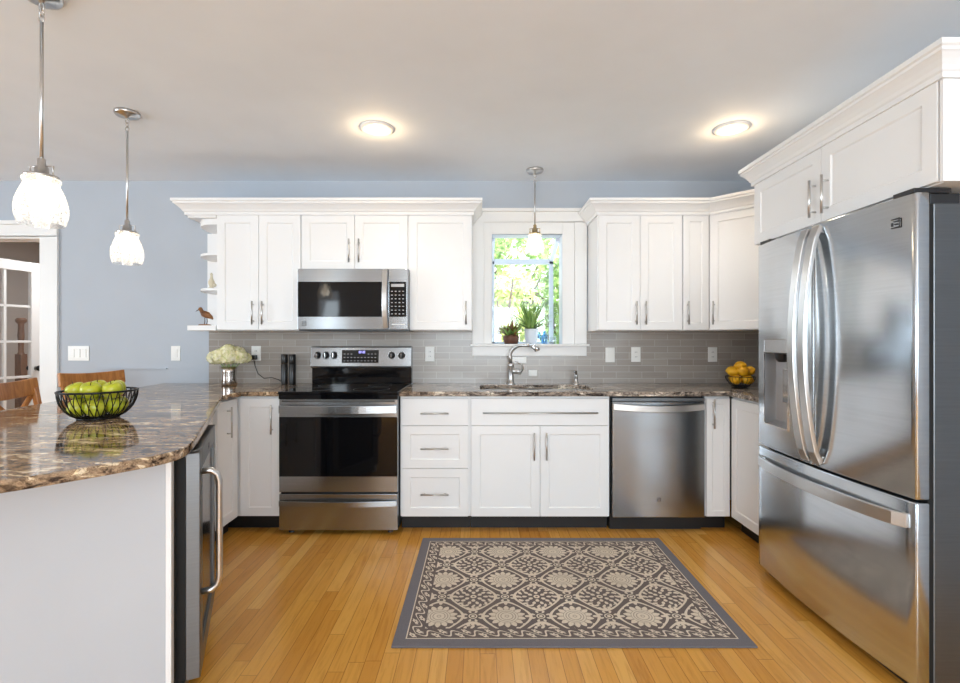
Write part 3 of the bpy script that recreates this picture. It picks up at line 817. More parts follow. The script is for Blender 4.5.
for ix in range(10):
    for iz in range(3):
        if (ix in (3, 4, 5, 6)) and iz == 2: continue
        slab(bt_, .25+ix*.026, .262+ix*.026, 1.088+iz*.026, 1.0915+iz*.026, .0045, .001)
bt_.build('lettering', mat('key_print', (.5, .5, .52, 1), .5), dp)
for xx in (.05, .115, .175, .615, .69):
    z = 1.132; y = face_y(z)
    kb = MB().lathe([(.026, 0), (.026, -.006), (.021, -.01), (.019, -.03), (.016, -.033), (.001, -.033)], (xx, y-.001, z), 20, axis='y').build('knob', 'dark', cp)
    MB().lathe([(.029, 0.001), (.029, -.004), (.0262, -.004), (.0262, 0.001)], (xx, y-.001, z), 24, axis='y').box(xx-.002, xx+.002, y-.036, y-.03, z-.016, z+.016).build('knob_trim', 'chrome', kb)
mark(MB(), .38, 1.055, .006, face_y(1.055)-.001).build('emblem', 'dark', cp)

# microwave
MX0, MZ0, MZ1, MF = -1.262, 1.317, 1.742, 3.32
mw = thing('microwave', 'stainless over-the-range microwave mounted under the short cabinet', 'microwave', (MX0, MF, 0))
MB().box(0, .762, .025, DW-MF-.012, MZ0, MZ1).build('housing', 'steel_dark', mw)
md = MB().box(0, .625, 0, .025, MZ0+.004, MZ1-.002).build('door', 'steel', mw, bevel=.003)
MB().box(.003, .59, -.003, .001, 1.408, 1.65).build('door_glass', 'blackglass', md)
pts = [(.608, -.012-.03*math.sin(PI*i/10), MZ0+.012+(MZ1-MZ0-.024)*i/10) for i in range(11)]
h = MB().strip(pts, .034, .012, (1, 0, 0)); h.box(.595, .621, -.012, 0, MZ0+.012, MZ0+.04).box(.595, .621, -.012, 0, MZ1-.04, MZ1-.012); h.build('handle', 'nickel', md, bevel=.003)
mark(MB(), .045, 1.362, .015, -.0005).build('emblem', 'dark', md)
pn = MB().box(.629, .762, 0, .025, MZ0+.004, MZ1-.002).build('control_panel', 'steel', mw, bevel=.003)
kp = MB().box(.634, .752, -.003, .001, 1.408, 1.65).build('keypad', 'blackglass', pn)
km = MB()
for i in range(4):
    for j in range(7): km.box(.648+i*.026, .659+i*.026, -.0042, -.003, 1.425+j*.026, 1.4305+j*.026)
km.box(.648, .738, -.0042, -.003, 1.615, 1.635)
km.build('lettering', M['key_print'] if 'key_print' in M else bpy.data.materials['key_print'], kp)
MB().box(.652, .74, -.0012, 0, 1.352, 1.3585).build('nameplate', 'white_plastic', pn)
MB().box(.0, .762, .03, .3, MZ0-.006, MZ0).build('underside_grille', 'dark', mw)

# dishwasher
dw = thing('dishwasher', 'stainless dishwasher with curved pocket bar handle', 'dishwasher', (.851, BF, 0))
MB().box(.004, .606, .03, .56, .1, .878).build('tub_housing', 'dark', dw)
dd = MB().box(.006, .604, -.012, .03, .098, .845).build('door', 'steel', dw, bevel=.004)
MB().box(.006, .604, -.01, .03, .848, .872).build('control_strip', 'steel_dark', dw, bevel=.002)
pts = [(.012+.586*i/16, -.014-.03*math.sin(PI*i/16)**.7 if 0 < i < 16 else -.014, .815-.012*math.sin(PI*i/16)) for i in range(17)]
h = MB().strip(pts, .042, .01, (0, 0, 1)); h.build('handle', 'nickel', dd, bevel=.003)
mark(MB(), .305, .215, .012, -.0122).build('emblem', 'dark', dd)
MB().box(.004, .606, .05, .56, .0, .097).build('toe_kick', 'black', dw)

# wine cooler in the peninsula (local x along u, y into the peninsula)
wc = thing('wine_cooler', 'stainless framed undercounter wine cooler set in the angled side of the peninsula', 'wine cooler', (*pen(0, 0), 0), rzp)
# local frame: x along u, -y points out of the face -> check: rotation rzp maps +y to (-u.y,u.x) = -n
MB().box(-.012, .62, .004, .47, .03, .878).build('body', 'gasket', wc)
wd_ = MB(); 
wd_.box(0.0, .075, -.066, -.022, .095, .86); wd_.box(.545, .61, -.066, -.022, .095, .86); wd_.box(.075, .545, -.066, -.022, .79, .86); wd_.box(.075, .545, -.066, -.022, .095, .165)
fd = wd_.build('door_frame', 'steel_mid', wc, bevel=.003)
MB().box(.075, .545, -.058, -.0225, .165, .79).build('door_glass', mat('cooler_glass', (.012, .012, .013, 1), .12, spec=.15), fd)
pts = [(.05, -.066, .785), (.05, -.095, .785), (.05, -.113, .77)]+[(.05, -.12, .745-.34*i/8) for i in range(9)]+[(.05, -.113, .38), (.05, -.095, .365), (.05, -.066, .365)]
MB().tube(pts, .011, 12).build('handle', 'nickel', fd)
MB().box(0, .61, -.022, .004, .095, .86).build('gasket', 'gasket', wc)
MB().box(0, .61, -.02, .004, .03, .088).build('kick_grille', 'steel_dark', wc)
mark(MB(), .30, .825, .012, -.0665).build('emblem', 'dark', fd)

# refrigerator: local x along world -y (left to right when seen from the room), y into the body
RFX = 1.468; FY1 = 2.582
fg = thing('refrigerator', 'tall stainless french door refrigerator with water dispenser and freezer drawer', 'refrigerator', (RFX, FY1, 0), -PI/2)
FWd = .94
MB().box(.012, FWd-.012, .095, RW-RFX-.02, .03, 1.715).build('body', 'steel_dark', fg, bevel=.004)
MB().box(.03, FWd-.03, .07, .6, 0, .03).build('base_grille', 'black', fg)
MB().box(.012, FWd-.012, .075, .0945, .05, 1.71).build('gasket', 'gasket', fg)
for a in (.015, FWd-.10): MB().box(a, a+.085, .03, .16, 1.751, 1.768).box(a+.005, a+.075, .096, .2, 1.7155, 1.752).build('hinge_cover', 'dark', fg, bevel=.002)
def bowed(x0, x1, z0, z1, xc, half, bow, yb=.075, cut=None, n=24, ze=.012):
    """door slab whose front bows outward slightly"""
    m = MB(); xs_ = [x0+(x1-x0)*i/n for i in range(n+1)]
    fy = lambda x: bow*((x-xc)/half)**2
    rows = [z0, z1] if not cut else [z0, cut[2], cut[3], z1]
    if cut: xs_ = sorted(set(xs_+[cut[0], cut[1]]))
    vs = []; idx = {}
    for r_, z in enumerate(rows):
        for i, x in enumerate(xs_): idx[(i, r_)] = len(vs); vs.append((x, fy(x), z))
    fs = []
    for r_ in range(len(rows)-1):
        for i in range(len(xs_)-1):
            if cut and r_ == 1 and xs_[i] >= cut[0]-1e-6 and xs_[i+1] <= cut[1]+1e-6: continue
            fs.append((idx[(i, r_)], idx[(i+1, r_)], idx[(i+1, r_+1)], idx[(i, r_+1)]))
    b0 = len(vs)
    N2 = len(xs_)
    for x, z in ((x0, z0), (x1, z0), (x1, z1), (x0, z1)): vs.append((x, yb, z))
    L_ = len(rows)-1
    fs.append(tuple([b0+1, b0]+[idx[(i, 0)] for i in range(N2)]))                    # bottom
    fs.append(tuple([b0+3, b0+2]+[idx[(i, L_)] for i in range(N2-1, -1, -1)]))         # top
    fs.append(tuple([b0, b0+3]+[idx[(0, r_)] for r_ in range(L_, -1, -1)]))
    fs.append(tuple([b0+2, b0+1]+[idx[(N2-1, r_)] for r_ in range(L_+1)]))
    fs.append((b0, b0+1, b0+2, b0+3))
    m.add(vs, fs)
    m.sm = [True]*len(m.sm)
    return m
bow = .028; xc = FWd/2; hf = FWd/2
fyf = lambda x: bow*((x-xc)/hf)**2
zs = .688
cx0, cx1, cz0, cz1 = .075, .285, .815, 1.245
def smoothfix(o):
    o.data.polygons.foreach_set('use_smooth', [abs(p.normal.y) > .9 and p.normal.y < 0 or False for p in o.data.polygons]); return o
ld = bowed(.002, .468, zs+.004, 1.75, xc, hf, bow, cut=(cx0, cx1, cz0, cz1)).build('left_door', 'steel_bright', fg, bevel=.004)
rd = bowed(.472, FWd-.002, zs+.004, 1.75, xc, hf, bow).build('right_door', 'steel_bright', fg, bevel=.006)
fz = bowed(.002, FWd-.002, .045, zs-.006, xc, hf, bow).build('freezer_drawer', 'steel_bright', fg, bevel=.006)
# dispenser
dsn = MB(); ya, yb_ = fyf(cx0), fyf(cx1)
def recess(m, x0, x1, z0, z1, d):
    a, b2 = fyf(x0), fyf(x1)
    vs = [(x0, a, z0), (x1, b2, z0), (x1, b2, z1), (x0, a, z1), (x0+.008, a+d, z0+.015), (x1-.008, a+d, z0+.015), (x1-.008, a+d, z1-.01), (x0+.008, a+d, z1-.01)]
    return m.add(vs, [(0, 4, 5, 1), (1, 5, 6, 2), (2, 6, 7, 3), (3, 7, 4, 0), (4, 7, 6, 5)])
recess(dsn, cx0, cx1, cz0, 1.18, .055)
ds = dsn.build('dispenser_niche', mat('niche_grey', (.5, .5, .51, 1), .3, .8), ld)
q = MB(); q.add([(cx0, ya-.003, 1.18), (cx1, yb_-.003, 1.18), (cx1, yb_-.003, cz1), (cx0, ya-.003, cz1), (cx0, ya+.05, 1.18), (cx1, yb_+.05, 1.18), (cx1, yb_+.05, cz1), (cx0, ya+.05, cz1)],
      [(0, 1, 2, 3), (4, 7, 6, 5), (0, 4, 5, 1), (1, 5, 6, 2), (2, 6, 7, 3), (3, 7, 4, 0)])
q.build('dispenser_display', mat('display_silver', (.62, .62, .63, 1), .25, .9), ds, bevel=.002)
MB().lathe([(.035, 0), (.03, -.03), (.018, -.045), (.001, -.045)], ((cx0+cx1)/2, yb_+.04, 1.179), 18).build('dispenser_spout', 'dark', ds)
MB().box((cx0+cx1)/2-.02, (cx0+cx1)/2+.02, ya+.038, ya+.044, .93, 1.1).build('dispenser_paddle', 'chrome', ds, bevel=.002)
fr_ = MB(); 
for (a, b2, c_, d_) in ((cx0-.008, cx0, cz0-.008, cz1+.006), (cx1, cx1+.008, cz0-.008, cz1+.006), (cx0, cx1, cz0-.008, cz0), (cx0, cx1, cz1, cz1+.006)):
    fr_.add([(a, fyf(a)-.004, c_), (b2, fyf(b2)-.004, c_), (b2, fyf(b2)-.004, d_), (a, fyf(a)-.004, d_), (a, fyf(a)+.004, c_), (b2, fyf(b2)+.004, c_), (b2, fyf(b2)+.004, d_), (a, fyf(a)+.004, d_)],
            [(0, 1, 2, 3), (4, 7, 6, 5), (0, 4, 5, 1), (1, 5, 6, 2), (2, 6, 7, 3), (3, 7, 4, 0)])
fr_.build('dispenser_frame', 'chrome', ds)
# handles: vertical curved flat bars
def vhandle(parent, x, z0, z1, b_, y=0):
    N = 20; pts = []; ws = []
    for i in range(N+1):
        s = i/N; pts.append((x, y-.012-b_*math.sin(PI*s)**.75 if 0 < s < 1 else y-.006, z0+(z1-z0)*s)); ws.append(.04+.01*abs(2*s-1)**2)
    m = MB().strip(pts, ws, .02, (1, 0, 0))
    m.box(x-.018, x+.018, y-.012, y+.004, z0, z0+.03).box(x-.018, x+.018, y-.012, y+.004, z1-.03, z1)
    return m.build('handle', 'nickel', parent, bevel=.004)
vhandle(ld, .435, .71, 1.735, .062, fyf(.435)); vhandle(rd, .505, .71, 1.735, .062, fyf(.505))
N = 24; pts = []
for i in range(N+1):
    s = i/N; xx = .03+(FWd-.06)*s
    pts.append((xx, fyf(xx)-.01-.04*math.sin(PI*s)**.6 if 0 < s < 1 else fyf(xx)-.004, .612))
m = MB().strip(pts, .05, .014, (0, 0, 1)); m.box(.03, .06, fyf(.045)-.012, fyf(.045)+.004, .59, .634).box(FWd-.06, FWd-.03, fyf(.045)-.012, fyf(.045)+.004, .59, .634)
m.build('handle', 'nickel', fz, bevel=.003)
mark(MB(), FWd-.075, 1.66, .018, fyf(FWd-.075)-.0015).build('emblem', 'dark', rd)
MB().box(FWd-.09, FWd-.03, .096, .115, .675, .7).build('middle_hinge', 'dark', fg)

# ------------------------------------------------------------------ lamps
def downlight(x, y, label, e=16):
    t = thing('recessed_ceiling_light', label, 'ceiling light', (x, y, WH), 0, 'recessed ceiling lights')
    MB().lathe([(.062, -.012), (.088, -.012), (.098, -.006), (.1, 0), (.062, 0)], seg=36).build('trim_ring', 'trim', t)
    MB().lathe([(.001, -.012), (.02, -.0125), (.061, -.009)], seg=30).build('lens', 'lens', t)
    light('downlight_glow', 'POINT', (0, 0, -.05), e*.17, (1, .72, .42), size=.03, parent=t)
    l = light('downlight_lamp', 'SPOT', (0, 0, -.02), e, (1, .92, .82), size=.05, parent=t); l.data.spot_size = math.radians(125); l.data.spot_blend = .7
    return t
downlight(-.605, 2.82, 'round white recessed ceiling light nearer the microwave')
downlight(1.478, 2.82, 'round white recessed ceiling light beside the refrigerator cabinet')
def pendant(x, y, ztop, sc, label, metal='nickel', e=2.6, glass='shade'):
    t = thing('pendant_lamp', label, 'pendant lamp', (x, y, WH), 0, 'glass pendant lamps')
    H = WH-ztop
    MB().lathe([(.001, 0), (.062, 0), (.062, -.012), (.055, -.02), (.012, -.024), (.008, -.034), (.001, -.034)], seg=32).build('canopy', 'nickel', t)
    ch = MB()
    for i in range(3):
        z = -.046-i*.022; pts = [((.009*math.cos(a) if i % 2 == 0 else 0), (.009*math.cos(a) if i % 2 else 0), z+.014*math.sin(a)) for a in [2*PI*k/12 for k in range(12)]]
        ch.tube(pts, .0026, 6, closed=True)
    ch.build('chain_link', 'nickel', t)
    MB().tube([(0, 0, -.1), (0, 0, -H+.055)], .0058, 10).build('rod', 'nickel', t)
    cap = MB().lathe([(.006, -H+.07), (.012, -H+.066), (.013, -H+.04), (.02, -H+.036), (.021, -H+.01), (.05*sc, -H+.006), (.052*sc, -H-.004), (.001, -H-.004)], seg=28)
    for sx_ in (-1, 1): cap.tube([(sx_*.015, 0, -H+.04), (sx_*.042*sc, 0, -H+.04), (sx_*.042*sc, 0, -H+.004)], .003, 6)
    cap.build('fitter', metal, t)
    pr = [(.050, 0), (.056, -.004), (.056, -.012), (.051, -.018), (.053, -.03), (.064, -.055), (.073, -.085), (.0765, -.11), (.075, -.135), (.069, -.158), (.066, -.168)]
    sh_ = MB().lathe([(r_*sc, -H-.002+z*sc) for r_, z in pr], seg=40).build('shade', glass, t)
    bb = MB().lathe([(.012, -H-.004), (.013, -H-.03), (.02, -H-.045), (.03, -H-.07), (.031, -H-.085), (.024, -H-.108), (.001, -H-.115)], seg=20).build('bulb', 'bulb', t)
    light('pendant_light', 'POINT', (0, 0, -H-.085), e, (1, .9, .76), size=.035, parent=t)
    return t
pendant(-1.58, 1.73, 1.828, 1.0, 'glass pendant lamp nearest the viewer over the peninsula')
pendant(-1.93, 2.626, 1.832, 1.0, 'glass pendant lamp over the far part of the peninsula beside the blue wall')
pendant(.40, 3.50, 2.02, .86, 'glass pendant lamp with brass fitter hanging in front of the sink window', 'brass', 1.2)

# ------------------------------------------------------------------ rug
rx0, rx1, ry0, ry1 = -.358, 1.12, 1.934, 3.005
o = MB().box(rx0, rx1, ry0, ry1, .0005, .008).build('rug', rug_mat(rx0, rx1, ry0, ry1), bevel=.002)
tag(o, 'grey and cream patterned rug with rosettes on the wood floor', 'rug')

# ------------------------------------------------------------------ wall plates
def plate(x, z, label, kind='outlet', wall_y=DW-.0085, w=.072, hgt=.115, gang=1, name=None):
    name = name or ('electrical_outlet' if kind == 'outlet' else 'light_switch')
    t = thing(name, label, 'outlet' if kind == 'outlet' else 'switch', (x, wall_y, z), 0)
    MB().box(-w/2, w/2, -.006, 0, -hgt/2, hgt/2).build('cover_plate', 'white_plastic', t, bevel=.002)
    for g in range(gang):
        gx = (g-(gang-1)/2)*.046
        if kind == 'outlet':
            q = MB().box(gx-.017, gx+.017, -.008, -.006, -.034, .034).build('socket', 'white_plastic', t, bevel=.001)
            sl = MB()
            for dz in (-.018, .018):
                for dx in (-.006, .006): sl.box(gx+dx-.0012, gx+dx+.0012, -.0086, -.008, dz-.005, dz+.005)
            sl.build('slot', 'slot', q)
        else:
            MB().box(gx-.016, gx+.016, -.011, -.006, -.033, .033).build('rocker', 'white_plastic', t, bevel=.002)
    return t
plate(-3.13, 1.145, 'white triple light switch on the blue wall beside the doorway', 'switch', DW-.0005, .165, .115, 3)
plate(-2.373, 1.145, 'white light switch on the blue wall just left of the tiles', 'switch', DW-.0005)
ol = plate(-1.742, 1.145, 'white outlet above the hydrangeas with a black plug in it')
plate(-.39, 1.14, 'white outlet on the tiles between range and window')
plate(1.012, 1.133, 'white switch on the tiles right of the window, nearer the window', 'switch')
plate(1.213, 1.136, 'white outlet on the tiles above the dishwasher, next to another plate')
plate(1.81, 1.136, 'white outlet on the tiles beside the yellow fruit')
t = thing('electrical_outlet', 'white outlet mounted sideways under the window sill behind the faucet', 'outlet', (.305, DW-.0085, 1.092), 0)
MB().box(-.055, .055, -.006, 0, -.024, .024).build('cover_plate', 'white_plastic', t, bevel=.002); MB().box(-.034, .034, -.008, -.006, -.013, .013).build('socket', 'white_plastic', t, bevel=.001)
t = thing('electrical_outlet', 'small white plate low on the tiles right of the faucet lever', 'outlet', (.412, DW-.0085, .992), 0)
MB().box(-.034, .034, -.006, 0, -.024, .024).build('cover_plate', 'white_plastic', t, bevel=.002); MB().box(-.022, .022, -.008, -.006, -.012, .012).build('socket', 'white_plastic', t, bevel=.001)

# ------------------------------------------------------------------ counter things
# speakers / cylinders
for i, xx in enumerate((-1.475, -1.415)):
    t = thing('pepper_mill', ('slim black cylinder under the outlet, the one farther from the range', 'slim black cylinder nearer the range, beside its twin')[i], 'mill', (xx, 3.62, ZT+.0005), 0, 'black cylinders left of the range')
    MB().lathe([(.001, 0), (.024, 0), (.025, .004), (.025, .15), (.0235, .152)], seg=24).build('body', mat('black_satin', (.012, .011, .011, 1), .3) if i == 0 else bpy.data.materials['black_satin'], t)
    MB().lathe([(.0235, .154), (.025, .156), (.025, .222), (.022, .226), (.001, .226)], seg=24).build('top', bpy.data.materials['black_satin'], t)
# plug and cord
pl = thing('power_cord', 'black plug and cord running from the outlet down to the worktop', 'cord', (-1.742, DW-.017, 1.12))
MB().box(-.028, .014, -.04, -.0005, -.024, .012).build('plug', 'dark', pl, bevel=.004)
MB().tube([(-.002, -.03, -.022), (.01, -.035, -.07), (.04, -.05, -.13), (.09, -.06, -.165), (.15, -.06, -.158), (.2, -.055, -.175), (.235, -.055, -.2025), (.26, -.05, -.2025)], .003, 8).build('cable', 'dark', pl)
o = MB().tube([(-1.39, 3.5, ZT+.0035), (-1.36, 3.44, ZT+.0035), (-1.33, 3.42, ZT+.006), (-1.295, 3.4, ZT+.0085)], .003, 8).build('power_cord', 'dark')
tag(o, 'short black cord lying on the worktop between the black cylinders and the range', 'cord')

# hydrangeas in a vase
vx, vy = -1.845, 3.53
vs_ = thing('vase', 'silvery glass vase holding cream hydrangeas on the worktop', 'vase', (vx, vy, ZT+.0005))
MB().lathe([(.001, .0), (.05, 0), (.054, .01), (.052, .05), (.052, .1), (.055, .135), (.051, .135), (.048, .1), (.048, .05), (.047, .012), (.001, .01)], seg=28).build('vase_body', 'vase', vs_)
rnd = random.Random(3)
def floret(m, c, nrm, s):
    nrm = Vector(nrm).normalized(); a = nrm.orthogonal().normalized(); a.rotate(Matrix.Rotation(rnd.random()*6.28, 3, nrm)); b = nrm.cross(a)
    c = Vector(c)
    for k in range(4):
        d = a*math.cos(PI/2*k)+b*math.sin(PI/2*k); e = nrm.cross(d)
        m.add([c, c+d*s*.55+e*s*.42+nrm*s*.12, c+d*s+nrm*s*.22, c+d*s*.55-e*s*.42+nrm*s*.12], [(0, 1, 2, 3)])
heads = [(-.108, -.02, .20, .062), (-.045, -.06, .215, .07), (.035, -.06, .212, .07), (.10, -.02, .205, .062), (-.06, .04, .235, .068), (.045, .04, .24, .068), (0, -.01, .27, .062), (-.125, .03, .185, .045), (.122, .03, .195, .045)]
for i, (a, b_, c_, R_) in enumerate(heads):
    a *= .84; b_ *= .9; c_ = .205+(c_-.2)*.7; R_ *= .84
    t = thing('hydrangea_flower', 'cream hydrangea head in the bunch standing in the vase', 'flower', (vx, vy, ZT), 0, 'hydrangeas in the vase')
    m = MB()
    for k in range(150):
        z = 1-2*(k+.5)/150; th = k*2.39996; rr = math.sqrt(1-z*z)
        nn = (rr*math.cos(th), rr*math.sin(th), z)
        R2 = R_*rnd.uniform(.72, 1.06)
        floret(m, (a+nn[0]*R2, b_+nn[1]*R2, c_+nn[2]*R2*.82), nn, .021)
    m.build('flower_head', 'petal', t)
    MB().tube([(a*.15, b_*.15, .03), (a*.35, b_*.35, .13), (a*.9, b_*.9, c_-.02)], .003, 6).build('stem', 'leaf', t)

# wire fruit bowl with apples
bx, by_ = -1.605, 2.02
wb = thing('wire_fruit_bowl', 'black wire bowl of green apples on the peninsula', 'bowl', (bx, by_, ZT+.0005))
RB, HB, rb0 = .136, .116, .07
m = MB()
def ring(m, r_, z, th): m.tube([(r_*math.cos(2*PI*k/40), r_*math.sin(2*PI*k/40), z) for k in range(40)], th, 8, closed=True)
ring(m, RB, HB, .0042); ring(m, rb0, .0042, .0038); ring(m, rb0*.99, .014, .0025)
m.build('rim_and_base', 'wire', wb)
m = MB()
for k in range(30):
    for sgn in (-1, 1):
        pts = []
        for i in range(7):
            s = i/6; r_ = rb0+(RB-rb0)*math.sin(s*PI/2)**.75; a = 2*PI*k/30+sgn*s*.2
            pts.append((r_*math.cos(a), r_*math.sin(a), .006+(HB-.006)*(1-math.cos(s*PI/2))*.35+(HB-.006)*s*.65))
        m.tube(pts, .0019, 5, caps=False)
for k in range(8):
    a = PI*k/8; m.tube([(rb0*math.cos(a), rb0*math.sin(a), .004), (-rb0*math.cos(a), -rb0*math.sin(a), .004)], .0018, 5)
m.build('wire_cage', 'wire', wb)
def apple_root(name, label, cat, group, m_, R=.04):
    t = thing(name, label, cat, (0, 0, 0), 0, group)
    prof = [(.001, -.72), (.18, -.80), (.42, -.84), (.70, -.66), (.92, -.28), (1.0, .1), (.96, .45), (.78, .74), (.5, .86), (.26, .78), (.1, .66), (.001, .62)]
    MB().lathe([(a*R, b*R) for a, b in prof], seg=24).build('skin', m_, t)
    MB().tube([(0, 0, .6*R), (.03*R, 0, .85*R), (.12*R, 0, 1.12*R)], .0016, 6).build('stem', 'stem', t)
    return t
gA = 'green apples in the wire bowl'
ap = apple_root('green_apple', 'green apple lower in the pile inside the wire bowl', 'apple', gA, M['apple'], .037)
# [x, y, z(centre above worktop), label]
low = [(.0, .0, .044)]+[(.073*math.cos(a), .073*math.sin(a), .05) for a in [PI/3*k for k in range(6)]]
tops = [(-.076, -.02, .117, 'green apple on top of the pile at the doorway end of the wire bowl'), (-.0, -.04, .12, 'green apple on top of the pile in the middle, between two others'),
        (.075, -.018, .121, 'green apple on top of the pile at the end towards the range, stem showing'), (.036, .048, .12, 'green apple on top at the far side of the bowl, mostly behind the front ones'), (-.042, .05, .12, 'green apple on top at the far side, behind the gap of the front ones')]
rr_ = random.Random(11)
first = True
for it in [(a, b_, c_, None) for a, b_, c_ in low]+tops:
    o = ap if first else copy_tree(ap); first = False
    o.location = (bx+it[0], by_+it[1], ZT+it[2]); o.rotation_euler = (rr_.uniform(-.5, .5), rr_.uniform(-.5, .5), rr_.uniform(0, 6))
    if it[3]: o['label'] = it[3]; o.rotation_euler = (.35, rr_.uniform(-.3, .3), rr_.uniform(-.5, .5))

# yellow fruit in a basket at the right corner
fx_, fy_ = 1.80, 3.32
fb = thing('fruit_basket', 'small dark footed basket of yellow fruit in the right corner', 'basket', (fx_, fy_, ZT+.0005))
m = MB(); ring(m, .094, .082, .0028); ring(m, .045, .004, .004); ring(m, .05, .016, .003)
m.build('rim_and_base', 'wire', fb); m = MB()
for k in range(24):
    a = 2*PI*k/24; m.tube([((.05+.044*math.sin(s*PI/2))*math.cos(a), (.05+.044*math.sin(s*PI/2))*math.sin(a), .012+.07*s) for s in (0, .25, .5, .75, 1)], .0014, 5, caps=False)
for k in range(6):
    a = PI*k/6; m.tube([(.055*math.cos(a), .055*math.sin(a), .004), (-.055*math.cos(a), -.055*math.sin(a), .004)], .0018, 5)
m.build('wire_cage', 'wire', fb)
lt = thing('lemon', 'yellow fruit heaped in the basket in the right corner', 'fruit', (0, 0, 0), 0, 'yellow fruit in the basket')
MB().lathe([(.001, -.043), (.006, -.041), (.012, -.036), (.026, -.024), (.032, -.008), (.032, .01), (.026, .024), (.013, .035), (.007, .041), (.001, .043)], seg=18).build('skin', 'lemon', lt)
spots = [(-.045, -.03, .05), (.03, -.045, .05), (.05, .03, .05), (-.02, .045, .05), (-.062, -.01, .103), (-.002, -.045, .107), (.058, -.02, .108), (.03, .05, .108), (-.035, .05, .106), (.005, .01, .142)]
for i, (a, b_, c_) in enumerate(spots):
    o = lt if i == 0 else copy_tree(lt)
    o.location = (fx_+a*.9, fy_+b_*.9, ZT+c_+.012); o.rotation_euler = (rr_.uniform(1.1, 1.9), rr_.uniform(-.4, .4), rr_.uniform(0, 6))

# ------------------------------------------------------------------ shelf figurines
bd = thing('bird_figurine', 'small brown wooden shorebird figurine on the lowest end shelf', 'figurine', (-1.99, 3.47, 1.3525))
m = MB(); 
m.tube([(.06, 0, .045), (.045, 0, .06), (.02, 0, .075), (-.005, 0, .085), (-.02, 0, .1), (-.028, 0, .115), (-.034, 0, .122)], [.004, .014, .024, .024, .014, .0125, .009], 14)
m.sphere((-.031, 0, .118), .0145, seg=12, rings=8)
m.build('bird_body', 'bird_body', bd)
MB().tube([(-.042, 0, .116), (-.056, 0, .108), (-.066, 0, .1)], [.004, .003, .001], 8).build('beak', 'dark', bd)
MB().tube([(.012, .006, .058), (.016, .006, .03), (.01, .006, .006)], .0025, 6).build('leg', 'stem', bd)
MB().tube([(.004, -.006, .06), (.004, -.006, .03), (.0, -.006, .006)], .0025, 6).build('leg', 'stem', bd)
MB().lathe([(.001, 0), (.045, 0), (.046, .005), (.035, .009), (.001, .009)], seg=20, sy=.6).build('driftwood_base', 'bird_body', bd)
cr = thing('figurine', 'small cream figurine with a slim raised neck on the middle end shelf', 'figurine', (-1.975, 3.53, 1.6215))
MB().lathe([(.001, 0), (.022, 0), (.024, .008), (.012, .016), (.02, .035), (.022, .055), (.012, .075), (.008, .1), (.011, .11), (.001, .122)], seg=18).build('figurine_body', 'cream', cr)
MB().sphere((.022, 0, .03), .014).build('figurine_side', 'cream', cr)

# ------------------------------------------------------------------ window sill plants
def blade(m, p0, az, L, up, w_, droop=1.0, n=7, reach=None):
    if reach:
        rc = reach*(.6 if abs(math.sin(az)) > .5 else 1)
        if L*math.cos(up)*1.2 > rc: up = math.acos(min(1, rc/(1.2*L)))
    pts = []
    for i in range(n+1):
        s = i/n; r_ = L*s*math.cos(up)*(1+.2*s); z = L*s*math.sin(up)-droop*L*.35*s*s
        pts.append(Vector((p0[0]+r_*math.cos(az), p0[1]+r_*math.sin(az), p0[2]+z)))
    vs = []; side = Vector((-math.sin(az), math.cos(az), 0))
    for i, p in enumerate(pts):
        ww = w_*(math.sin(PI*min(1, .15+.85*i/n))**.6)/2 if i < n else .0004
        vs += [p-side*ww, p+side*ww+Vector((0, 0, 0)), p+Vector((0, 0, -.18*ww))]
    fs = []
    for i in range(n): fs += [(i*3, i*3+3, i*3+5, i*3+2), (i*3+2, i*3+5, i*3+4, i*3+1)]
    m.add(vs, fs, True)
rq = random.Random(5)
pz_ = wz0+.001
t = thing('potted_spider_plant', 'spiky green plant in a white pot on the window shelf', 'plant', (.425, 3.985, pz_))
MB().lathe([(.001, 0), (.046, 0), (.05, .01), (.058, .112), (.061, .115), (.061, .125), (.055, .125), (.054, .11), (.001, .108)], seg=28).build('pot', 'pot_white', t)
MB().lathe([(.001, .112), (.052, .112), (.052, .108)], seg=20).build('soil', 'soil', t)
m = MB()
for k in range(95): 
    az_ = rq.uniform(0, 2*PI); blade(m, (rq.uniform(-.02, .02), rq.uniform(-.02, .02), .11), az_, rq.uniform(.3, .5)*(.55 if abs(math.sin(az_)) > .6 else .85), rq.uniform(.7, 1.5), .012, rq.uniform(.1, .6), reach=.2)
for k in range(26):
    az_ = rq.choice((rq.uniform(-.45, .45), rq.uniform(2.7, 3.6))); blade(m, (0, 0, .11), az_, rq.uniform(.2, .3), rq.uniform(.45, .9), .013, rq.uniform(.5, 1.0), reach=.205)
m.build('leaves', 'leaf', t)
m = MB()
for k in range(12):
    az_ = rq.choice((rq.uniform(-.5, .5), rq.uniform(2.6, 3.7))); blade(m, (0, 0, .11), az_, rq.uniform(.14, .22), rq.uniform(.3, 1.0), .036, .8, reach=.19)
m.build('dark_leaves', 'leafdark', t)
t = thing('potted_succulent', 'low russet and green plant in a brown clay pot on the window shelf', 'plant', (.255, 3.93, pz_))
MB().lathe([(.001, 0), (.05, 0), (.062, .02), (.066, .055), (.06, .072), (.054, .072), (.056, .055), (.001, .05)], seg=26).build('pot', 'pot_brown', t)
MB().lathe([(.001, .062), (.053, .062), (.055, .055)], seg=20).build('soil', 'soil', t)
